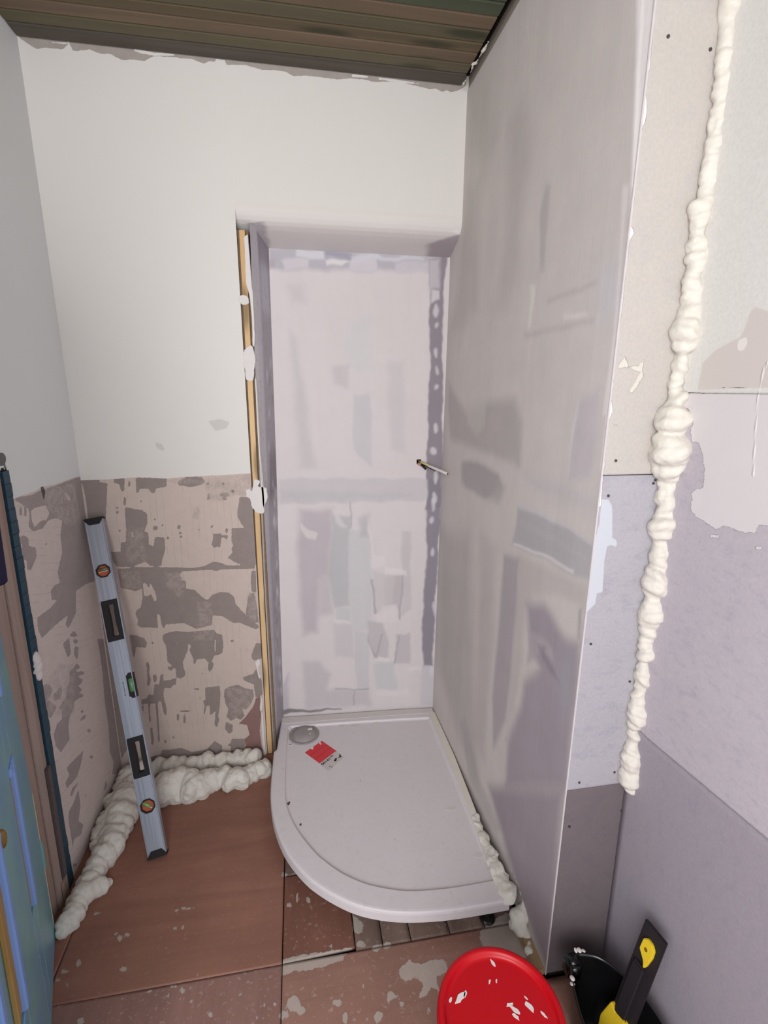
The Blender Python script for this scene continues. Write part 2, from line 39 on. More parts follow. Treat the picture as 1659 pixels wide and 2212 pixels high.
D['part_tone']=[([(-.9636,2.2806),(-1.013,2.2499),(-1.0291,2.1216),(-1.0375,2.0061),(-1.0409,1.8868),(-1.0278,1.8595),(-1.0083,1.9731),(-.9915,2.1124)],(226,220,221),.003,1),([(-1.0262,1.8677),(-1.0409,1.8868),(-1.033,1.7622),(-1.031,1.6091),(-1.0367,1.4344),(-1.0269,1.3839),(-1.0129,1.4405),(-1.0127,1.6093),(-1.0172,1.7565)],(214,208,210),.002,1),([(-.9778,2.2718),(-.9861,2.2666),(-1.0055,2.1056),(-1.027,1.8908),(-1.0213,1.8924),(-.9974,2.0952)],(238,232,230),.001,1),([(-.0426,2.2904),(-.1574,2.2509),(-.2151,1.8584),(.0159,1.802),(.0982,1.8161),(.0044,1.9983)],(172,166,162),.03,.8),([(-.3968,2.3235),(-.4918,2.3523),(-.5691,2.2141),(-.5437,2.0444),(-.5324,1.8775),(-.4569,1.8153),(-.3826,1.8345),(-.4207,2.0402)],(170,163,160),.03,.7),([(-.6589,2.0782),(-.6837,2.0697),(-.6861,1.9682),(-.6861,1.8776),(-.6691,1.8811),(-.6372,2.0167)],(164,157,158),.006,.8),([(-.0007,2.589),(-.2259,2.5208),(-.306,2.3231),(-.2247,2.2713),(-.0457,2.3844)],(168,162,157),.04,.7),([(.072,1.6114),(-.0159,1.5637),(-.1531,1.5046),(-.3349,1.5434),(-.5638,1.5631),(-.6253,1.5012),(-.6368,1.3725),(-.504,1.376),(-.3453,1.3801),(.0225,1.3912),(.07,1.513)],(160,153,152),.015,.9),([(-.1453,1.5601),(-.3473,1.5537),(-.3455,1.4731),(-.2788,1.4258),(-.1764,1.4612)],(185,179,174),.012,.8),([(.1518,1.352),(-.346,1.375),(-.6577,1.367),(-1.0239,1.3803),(-1.0263,1.3676),(-.5137,1.3149),(.1437,1.2857)],(188,181,180),.01,.9),([(-.1434,1.3198),(-.2913,1.3409),(-.4869,1.3298),(-.5168,1.296),(-.3965,1.2307),(-.1912,1.2335),(-.1514,1.2618)],(148,141,142),.008,.9),([(-.1292,1.3119),(-.3355,1.3062),(-.4777,1.3157),(-.5498,1.2965),(-.5016,1.2397),(-.3328,1.2279),(-.14,1.2335)],(160,153,155),.012,.9),([(-.9064,1.5667),(-.9781,1.5934),(-.9921,1.4896),(-.9792,1.4053),(-.8946,1.3796),(-.8899,1.4797)],(176,168,175),.01,.9),([(-.9001,1.5666),(-.9077,1.5667),(-.8931,1.4623),(-.8926,1.3903),(-.8893,1.3897),(-.8834,1.4968)],(198,191,192),.002,.8),([(-.5954,1.7369),(-.929,1.7351),(-.9358,1.7288),(-.6067,1.727)],(166,158,160),.006,.8),([(-.8049,1.759),(-.8973,1.7484),(-.9043,1.7429),(-.8061,1.7521)],(210,203,202),.004,.9),([(-.7146,1.8067),(-.862,1.8071),(-.9234,1.8096),(-.9273,1.8039),(-.8248,1.7994),(-.7197,1.7998)],(165,157,158),.005,.8),([(-.6115,1.8629),(-.6487,1.8523),(-.6406,1.7976),(-.6309,1.749),(-.6168,1.7505),(-.6242,1.8152)],(205,199,194),.003,.8),([(-.9339,1.8266),(-.9985,1.8352),(-1.0211,1.7432),(-.9579,1.7285)],(186,184,192),.02,.6),([(-.9825,1.9668),(-1.002,1.9601),(-1.0041,1.8554),(-1.0174,1.6872),(-1.0101,1.5384),(-1.0022,1.5379),(-1.0067,1.7169),(-.9991,1.8566)],(212,205,206),.003,.85),([(-.6393,1.2621),(-.765,1.2714),(-.9001,1.2723),(-1.0181,1.2652),(-1.021,1.2495),(-1.0171,1.1799),(-.9592,1.1644),(-.8167,1.1621),(-.6788,1.1434),(-.6189,1.1378),(-.6374,1.2132)],(168,165,169),.006,.9),([(-.6551,1.2267),(-.7549,1.2323),(-.907,1.2341),(-1.002,1.2295),(-1.0033,1.2224),(-.8684,1.2145),(-.6679,1.2083)],(182,176,180),.003,.9),([(-.6281,1.1453),(-.8147,1.1735),(-.9564,1.1797),(-.9549,1.1708),(-.8162,1.1651),(-.6293,1.1379)],(206,199,201),.002,.95),([(-.6379,1.2705),(-.764,1.2772),(-.8991,1.2775),(-1.0204,1.2676),(-1.016,1.2612),(-.9007,1.2688),(-.64,1.2579)],(190,183,187),.003,.9),([(-.6719,1.3538),(-.8832,1.3654),(-1.027,1.3618),(-1.0259,1.3392),(-.9779,1.3275),(-.7388,1.3256)],(176,168,174),.02,.7),([(-.5663,1.09),(-.6741,1.1128),(-.6851,.9564),(-.6808,.76),(-.6681,.5646),(-.5959,.4026),(-.5562,.5738),(-.5673,.8247),(-.5687,1.0031)],(163,154,161),.01,.9),([(-.6734,1.117),(-.8662,1.1441),(-1.008,1.1659),(-1.0159,1.1551),(-1.0117,1.1143),(-.8905,1.0909),(-.7707,1.0397),(-.7351,.9795),(-.7356,.7443),(-.6975,.5915),(-.679,.4972),(-.6831,.811),(-.6803,.9542)],(184,176,175),.01,.8),([(-.741,1.0002),(-.8375,1.0435),(-.9036,1.0174),(-.9486,1.0047),(-1.0111,1.0191),(-1.0219,.9271),(-1.0191,.7661),(-1.0281,.6426),(-.7035,.3453),(-.6891,.5053),(-.7557,.684),(-.7624,.7614),(-.8374,.8542),(-.7987,.8764),(-.7631,.9252)],(150,140,151),.015,.95),([(-.7631,.9252),(-.8375,.9505),(-.8937,.9469),(-.9114,.9113),(-.8687,.9118),(-.8298,.8984),(-.771,.8236)],(176,167,173),.006,.9),([(-.8185,.9142),(-.8572,.931),(-.8607,.9115),(-.9269,.8873),(-.9434,.877),(-.8989,.8743),(-.8478,.8912)],(140,130,140),.006,.8),([(-.9421,.8844),(-.9557,.9653),(-1.0067,.9752),(-.9931,.9087),(-.9962,.8549),(-.9708,.8042)],(160,157,164),.015,.8),([(-.9905,1.0974),(-1.0023,1.1065),(-1.0086,1.0327),(-1.0001,1.0281)],(150,143,148),.004,.8),([(-1.0024,1.0664),(-1.0091,1.0697),(-1.0275,.9307),(-1.0307,.7752),(-1.0389,.6577),(-1.0302,.6497),(-1.022,.7684),(-1.0191,.9253)],(184,174,178),.003,.8),([(-.5814,.2336),(-1.0094,.6256),(-1.0292,.2806),(-1.0336,.043),(-.9042,.0516),(-.7573,.1273)],(140,128,140),.02,.9),([(.0792,.9728),(-.2689,1.0736),(-.4045,.4839),(-.5012,.1601),(-.2839,.188),(.0003,.3337)],(172,165,165),.04,.7),([(-.3611,1.1002),(-.5086,1.0962),(-.5242,.7409),(-.5292,.2849),(-.4531,.3214)],(180,172,172),.02,.7),([(-.6925,.2992),(-.8314,.2967),(-.9071,.2117),(-.851,.1801),(-.7446,.2055)],(160,150,158),.02,.7),([(-.2836,.2752),(-.3323,.3322),(-.4959,.1961),(-.6939,.1711),(-.6623,.1191),(-.4064,.1164)],(170,162,164),.01,.6)]
D['board_tone']=[([(.7021,2.1036),(1.4071,2.1172),(1.3882,2.0809),(1.3218,2.0779),(1.3226,2.0423),(.7042,2.0255)],(160,158,170),.008,.8),([(.8036,2.1002),(.9133,2.0986),(.9127,2.0713),(.8086,2.0695)],(208,205,212),.003,.9),([(1.0188,2.0876),(1.1202,2.098),(1.1458,2.0876),(1.3082,2.095),(1.3085,2.0844),(1.0186,2.0675)],(206,204,212),.004,.9),([(.754,2.0631),(.8511,2.0675),(.8501,2.0333),(.7646,2.0297)],(206,200,205),.003,.9),([(1.0124,2.0747),(1.117,2.0759),(1.117,2.0368),(1.0119,2.0354)],(206,200,205),.003,.9),([(1.191,2.0722),(1.3185,2.0778),(1.3193,2.0392),(1.1912,2.0399)],(200,194,200),.003,.8),([(.9188,2.0659),(1.0123,2.0672),(.9806,2.0457),(.9246,2.0519)],(222,216,216),.003,.9),([(.7059,2.0593),(.7298,2.0603),(.7284,2.0282),(.7043,2.0272)],(172,164,170),.003,.9),([(.9146,2.1009),(1.019,2.0991),(1.0124,2.0701),(.919,2.0773)],(140,140,155),.004,.7),([(1.3248,2.0899),(1.4011,2.0993),(1.3875,1.9173),(1.4111,1.0702),(1.3346,1.0725),(1.335,1.3972),(1.3396,1.7279)],(134,125,134),.002,1.1),([(1.3368,1.2135),(1.3983,1.2123),(1.4007,.9861),(1.3896,.6795),(1.3829,.3118),(1.3362,.3063),(1.3275,.5629),(1.3424,.8372)],(132,126,136),.003,1.1),([(1.3248,2.0899),(1.3746,2.0921),(1.3743,1.9781),(1.3275,1.9704)],(196,190,196),.006,.9),([(1.3342,1.9706),(1.3745,1.969),(1.3721,1.9353),(1.3351,1.928)],(212,206,210),.003,.9),([(.7743,1.9683),(.8298,1.9761),(.8401,1.9124),(.7841,1.9048)],(196,188,190),.015,.9),([(.774,1.8037),(.7982,1.7802),(.8023,1.7194),(.8281,1.5313),(.86,1.2662),(.7928,1.2605),(.7911,1.4013)],(193,186,188),.012,.9),([(.9964,1.821),(1.0941,1.8842),(1.0934,1.6608),(.9942,1.6597)],(200,199,200),.01,.8),([(.9358,1.6779),(1.0076,1.6788),(.9933,1.5897),(.9408,1.6022)],(192,184,188),.006,.8),([(1.0195,1.5641),(1.0898,1.5644),(1.0992,1.2553),(1.0171,1.3321)],(190,188,192),.004,.8),([(1.1603,1.6934),(1.2276,1.7007),(1.2388,1.3294),(1.1757,1.3302),(1.1607,1.5972)],(196,189,193),.01,.8),([(.705,1.2224),(1.3404,1.2099),(1.3389,1.1116),(.7034,1.1096)],(190,185,188),.003,.85),([(.7025,1.1674),(1.2768,1.1434),(1.2196,1.1268),(.7007,1.1257)],(182,178,183),.01,.6),([(.7868,1.0847),(.9239,1.0809),(.9286,.9651),(.9059,.8848),(.9107,.7793),(.8606,.7663),(.8467,.5092),(.7813,.505),(.7739,.7093),(.7686,.8605)],(178,168,174),.012,.95),([(.9233,1.0523),(1,1.05),(.999,.9626),(.9895,.7758),(.995,.6361),(.9222,.632),(.9072,.7794),(.9059,.8848),(.9289,.9797)],(176,176,179),.005,.95),([(.8606,.7663),(.9107,.7793),(.9142,.593),(.8563,.5961)],(186,178,182),.01,.9),([(.9294,.6316),(.995,.6282),(.9978,.5607),(.9282,.5645)],(190,190,192),.003,.9),([(.921,.5689),(.9941,.5585),(.994,.5489),(.9207,.553)],(212,208,209),.002,.9),([(.9205,.545),(1.0013,.5405),(1.0144,.3768),(.9248,.3824)],(192,186,190),.008,.9),([(.9992,.9846),(1.0772,.982),(1.0983,.8091),(1.0904,.5756),(1.0752,.5122),(1.0083,.508),(.9895,.7758)],(194,192,194),.006,.9),([(1.0352,1.049),(1.0846,1.0547),(1.0771,.9526),(1.0415,.9538)],(180,176,180),.008,.9),([(1.012,.5077),(1.0789,.5039),(1.0816,.2039),(1.0204,.2081)],(190,187,190),.004,.8),([(.7848,1.0278),(.8249,.9905),(.859,.9748),(.8479,.9496),(.8103,.9656),(.7841,1.0063)],(216,208,208),.002,.8),([(.924,1.088),(.9511,1.0514),(.9647,1.0294),(.9853,.9997),(.9643,1.0004),(.9368,1.0303)],(212,203,205),.003,.8),([(1.0754,.5524),(1.1388,.5409),(1.173,.4496),(1.1734,.3669),(1.1049,.3629),(1.0824,.4386)],(182,176,178),.004,.95),([(1.1494,.7686),(1.2306,.765),(1.2288,.5682),(1.2095,.6251),(1.1498,.6281)],(182,174,177),.004,.95),([(1.1055,.8012),(1.1936,.7667),(1.1945,.6338),(1.1424,.6285),(1.1201,.59),(1.0978,.5912)],(196,189,191),.003,.9),([(1.2031,.4806),(1.2715,.4848),(1.2737,.3272),(1.2003,.3402),(1.2113,.4061)],(184,176,180),.004,.95),([(1.2284,.977),(1.2684,.9757),(1.2736,.6059),(1.2364,.5678)],(188,181,184),.004,.8),([(.7767,.3671),(.8503,.3624),(.9007,.2924),(.8841,.2175),(1.0816,.2039),(1.0891,.1169),(.7837,.1215),(.7726,.2421)],(184,178,182),.01,.9),([(1.0973,.3383),(1.1965,.3404),(1.2131,.1949),(1.1201,.2013)],(190,190,192),.006,.9),([(1.0912,.87),(1.1492,.8602),(1.1493,.8146),(1.091,.8095)],(216,207,208),.004,.9),([(1.1493,.807),(1.2561,.7948),(1.2528,.7679),(1.1531,.7762)],(217,209,210),.004,.9),([(1.0978,.5912),(1.2021,.6175),(1.2215,.5444),(1.1201,.546)],(214,205,207),.006,.9),([(1.1011,.3714),(1.1772,.3625),(1.1773,.3433),(1.1125,.3474)],(217,209,210),.003,.9),([(1.2662,.3108),(1.3362,.3021),(1.3287,.2856),(1.2741,.2934)],(217,209,210),.003,.9),([(1.1124,.1932),(1.2677,.1912),(1.2602,.164),(1.1201,.1651)],(214,206,208),.004,.9),([(1.0923,.7558),(1.1018,.7554),(1.1112,.5904),(1.103,.5909)],(160,152,157),.002,.9),([(1.2291,.7651),(1.2372,.7647),(1.229,.5521),(1.2207,.5525)],(165,157,162),.002,.9),([(1.0774,.4959),(1.0862,.4302),(1.1125,.3749),(1.1389,.4843),(1.1464,.4838),(1.1163,.358),(1.1011,.3673),(1.075,.4554)],(160,153,158),.0025,.9),([(1.1966,.332),(1.2183,.4797),(1.2244,.4794),(1.2058,.3315)],(166,158,163),.002,.9),([(1.0775,1.0477),(1.0858,.9964),(1.1092,.8315),(1.102,.8318),(1.0772,.982)],(212,206,208),.002,.9),([(.9994,1.1145),(1.005,1.1144),(1.0036,.9918),(.9986,.992)],(155,152,160),.002,.8),([(.9218,.2183),(1.0816,.2108),(1.0816,.2039),(.9217,.2106)],(150,146,154),.001,.7),([(1.0052,.2091),(1.0105,.2088),(1.0096,.1226),(1.0042,.123)],(150,146,154),.001,.7),([(1.3282,.3153),(1.3908,.3113),(1.396,.0949),(1.3282,.1)],(190,186,192),.006,.8),([(.6687,.2328),(.7088,.3135),(.7048,.1186),(.6714,.1214)],(172,168,176),.006,.8),([(.6678,.1261),(.8515,.1148),(.9505,.1138),(.9504,.1077),(.8436,.1041),(.6668,.1029)],(90,84,84),.002,.9),([(1.3718,1.7348),(1.3702,1.7233),(1.3654,1.7171),(1.3598,1.7191),(1.3559,1.7285),(1.3556,1.7407),(1.359,1.7501),(1.3645,1.7523),(1.3696,1.7463)],(208,203,208),.003,.9),([(1.375,1.664),(1.3739,1.6506),(1.3704,1.6434),(1.3661,1.6458),(1.3631,1.6567),(1.3627,1.6709),(1.3652,1.6818),(1.3693,1.6843),(1.3732,1.6773)],(208,203,208),.003,.9),([(1.3755,1.592),(1.3737,1.5856),(1.3688,1.5822),(1.3631,1.5833),(1.3593,1.5885),(1.3592,1.5953),(1.3627,1.6004),(1.3683,1.6017),(1.3734,1.5983)],(208,203,208),.003,.9),([(1.3826,1.4242),(1.3803,1.411),(1.3737,1.404),(1.366,1.4065),(1.3608,1.4173),(1.3604,1.4313),(1.3652,1.442),(1.3727,1.4444),(1.3796,1.4374)],(208,203,208),.003,.9),([(1.3751,1.3277),(1.372,1.3152),(1.3637,1.3087),(1.354,1.3111),(1.3475,1.3214),(1.3472,1.3347),(1.3532,1.3448),(1.3628,1.347),(1.3714,1.3403)],(208,203,208),.003,.9),([(1.3873,1.2149),(1.3856,1.1956),(1.3803,1.1855),(1.3738,1.1892),(1.3693,1.205),(1.3688,1.2254),(1.3726,1.241),(1.3788,1.2444),(1.3846,1.2341)],(208,203,208),.003,.9),([(1.3817,1.1215),(1.3797,1.1029),(1.3739,1.0931),(1.3669,1.0967),(1.3621,1.1121),(1.3616,1.1319),(1.3657,1.147),(1.3725,1.1502),(1.3788,1.1402)],(208,203,208),.003,.9),([(1.3676,1.8982),(1.3658,1.8823),(1.3604,1.8736),(1.3539,1.8764),(1.3494,1.8892),(1.349,1.9061),(1.3529,1.9191),(1.3592,1.9222),(1.365,1.914)],(208,203,208),.003,.9),([(1.3711,1.8424),(1.3697,1.8343),(1.3658,1.8299),(1.3611,1.8313),(1.358,1.8378),(1.3578,1.8463),(1.3606,1.8529),(1.3651,1.8545),(1.3693,1.8504)],(208,203,208),.003,.9),([(1.3722,1.0903),(1.3709,1.0716),(1.3668,1.0616),(1.3618,1.0653),(1.3582,1.0807),(1.3578,1.1007),(1.3606,1.1158),(1.3655,1.1191),(1.37,1.1091)],(206,201,207),.003,.9),([(1.3731,1.0242),(1.3709,1.0128),(1.3649,1.0069),(1.3579,1.0093),(1.3532,1.0187),(1.3529,1.0309),(1.3573,1.04),(1.3641,1.0419),(1.3704,1.0357)],(206,201,207),.003,.9),([(1.3789,.8739),(1.3771,.8623),(1.3719,.8562),(1.3658,.8586),(1.3616,.8684),(1.3614,.8809),(1.3651,.8903),(1.3711,.8922),(1.3765,.8858)],(206,201,207),.003,.9),([(1.3916,.5997),(1.3904,.574),(1.3862,.5604),(1.3809,.5655),(1.377,.5868),(1.3764,.6142),(1.3793,.635),(1.3843,.6395),(1.3891,.6256)],(206,201,207),.003,.9),([(1.3869,.2776),(1.3848,.2558),(1.3785,.2445),(1.371,.2491),(1.3658,.2673),(1.3653,.2907),(1.3697,.3081),(1.377,.3117),(1.3838,.2997)],(206,201,207),.003,.9)]
D['right_skim']=[[(-1.037,1.5793),(-1.0743,1.5855),(-1.107,1.5831),(-1.2457,1.5893),(-1.289,1.373),(-1.2531,1.3631),(-1.2502,1.3491),(-1.2279,1.3426),(-1.1834,1.3439),(-1.169,1.3313),(-1.1356,1.3397),(-1.1162,1.3437),(-1.1007,1.355),(-1.0978,1.3908),(-1.1095,1.3991),(-1.1238,1.4019),(-1.1203,1.439),(-1.112,1.4636),(-1.096,1.4904),(-1.0799,1.4858),(-1.0713,1.5112),(-1.0761,1.526),(-1.063,1.5454),(-1.0397,1.5648)],[(-1.181,1.3218),(-1.1785,1.3184),(-1.1712,1.3148),(-1.1622,1.3126),(-1.156,1.3128),(-1.1555,1.3155),(-1.1609,1.3193),(-1.1697,1.3224),(-1.1776,1.3233)],[(-1.2687,1.327),(-1.2673,1.3242),(-1.2628,1.3214),(-1.2574,1.3201),(-1.2534,1.3208),(-1.253,1.3232),(-1.2561,1.3262),(-1.2615,1.3283),(-1.2664,1.3286)],[(-1.066,1.45),(-1.0654,1.446),(-1.0626,1.4435),(-1.0587,1.4437),(-1.0557,1.4464),(-1.055,1.4505),(-1.0568,1.4539),(-1.0604,1.4551),(-1.064,1.4536)]]
D['right_beige']=[[(-1.1659,1.7187),(-1.1754,1.7279),(-1.2325,1.7054),(-1.2652,1.6626),(-1.2789,1.5951),(-1.2018,1.5939),(-1.0735,1.5897),(-1.0784,1.6404),(-1.1053,1.6628),(-1.1326,1.6735),(-1.1556,1.6814),(-1.1633,1.7024)]]
D['right_drop']=[[(-1.1509,1.6671),(-1.1535,1.6767),(-1.1691,1.6802),(-1.1715,1.6679),(-1.1662,1.6574),(-1.1556,1.6581)]]
D['right_crack']=[[(-1.0302,1.5836),(-1.0457,1.5858),(-1.0741,1.5866),(-1.1076,1.5798),(-1.1062,1.5782),(-1.0745,1.5844),(-1.0463,1.5823),(-1.0353,1.5779)],[(-1.1604,1.3763),(-1.1995,1.3775),(-1.233,1.3777),(-1.2332,1.3764),(-1.1998,1.3762),(-1.1606,1.3749)],[(-1.1222,1.5926),(-1.1411,1.5965),(-1.1874,1.5944),(-1.2137,1.5903),(-1.2139,1.5891),(-1.1877,1.5929),(-1.1414,1.5949),(-1.1242,1.5907)]]
D['right_ridge']=[[(-1.2245,1.4428),(-1.211,1.5475),(-1.207,1.5964),(-1.2104,1.6274),(-1.2193,1.6434),(-1.22,1.6399),(-1.2145,1.6249),(-1.2103,1.5964),(-1.2143,1.5477),(-1.2287,1.4435)]]
D['ret_bead']=[[(1.3736,2.2286),(1.4124,2.2329),(1.4154,2.2239),(1.4129,2.2142),(1.4159,2.205),(1.4144,2.1941),(1.4163,2.1763),(1.4171,2.1497),(1.4176,2.135),(1.4154,2.1174),(1.4143,2.1023),(1.4188,2.0888),(1.422,2.0725),(1.4212,2.0557),(1.4159,2.0463),(1.413,2.0199),(1.3801,2.0174)],[(1.3891,1.9526),(1.4076,1.9538),(1.4169,1.9318),(1.4138,1.9087),(1.4151,1.8882),(1.4248,1.8758),(1.4171,1.8623),(1.4158,1.8252),(1.4171,1.7436),(1.4147,1.6871),(1.4122,1.629),(1.4177,1.5994),(1.414,1.5754),(1.4226,1.548),(1.415,1.5265),(1.4161,1.4765),(1.4171,1.4122),(1.4198,1.3458),(1.4019,1.3465),(1.3964,1.5389)],[(1.3992,1.4417),(1.4176,1.4413),(1.4168,1.4073),(1.4161,1.3854),(1.4089,1.3602),(1.3942,1.2499),(1.3991,1.1118),(1.3965,1.0029)]]
D['ret_white']=[[(1.4188,1.3631),(1.4359,1.3625),(1.4466,1.3461),(1.4555,1.277),(1.468,1.2697),(1.4689,1.2545),(1.4558,1.2602),(1.4457,1.2574),(1.4432,1.2203),(1.4482,1.1507),(1.4342,1.1482),(1.4335,1.1235),(1.4175,1.1068),(1.4111,1.1002),(1.4121,1.2152),(1.4136,1.2623),(1.4212,1.3147)]]
D['ret_foamsmear']=[[(1.4217,1.6328),(1.4343,1.655),(1.4412,1.6453),(1.4454,1.6355),(1.4652,1.6358),(1.4777,1.6483),(1.4777,1.6285),(1.4821,1.6186),(1.4641,1.5833),(1.4522,1.5858),(1.4684,1.6135),(1.4727,1.6235),(1.4429,1.6331),(1.4261,1.6316)],[(1.423,1.5245),(1.4443,1.5165),(1.4415,1.5153),(1.4264,1.5206)]]
D['ret_screw']=[(1.4455,2.1845),(1.5308,2.1742),(1.4418,1.4457),(1.5371,1.3951),(1.4342,1.3708),(1.4337,1.0236),(1.5473,.915),(1.4463,.6435),(1.5403,.6599),(1.434,.5108),(1.5773,.5359),(1.5404,1.402)]
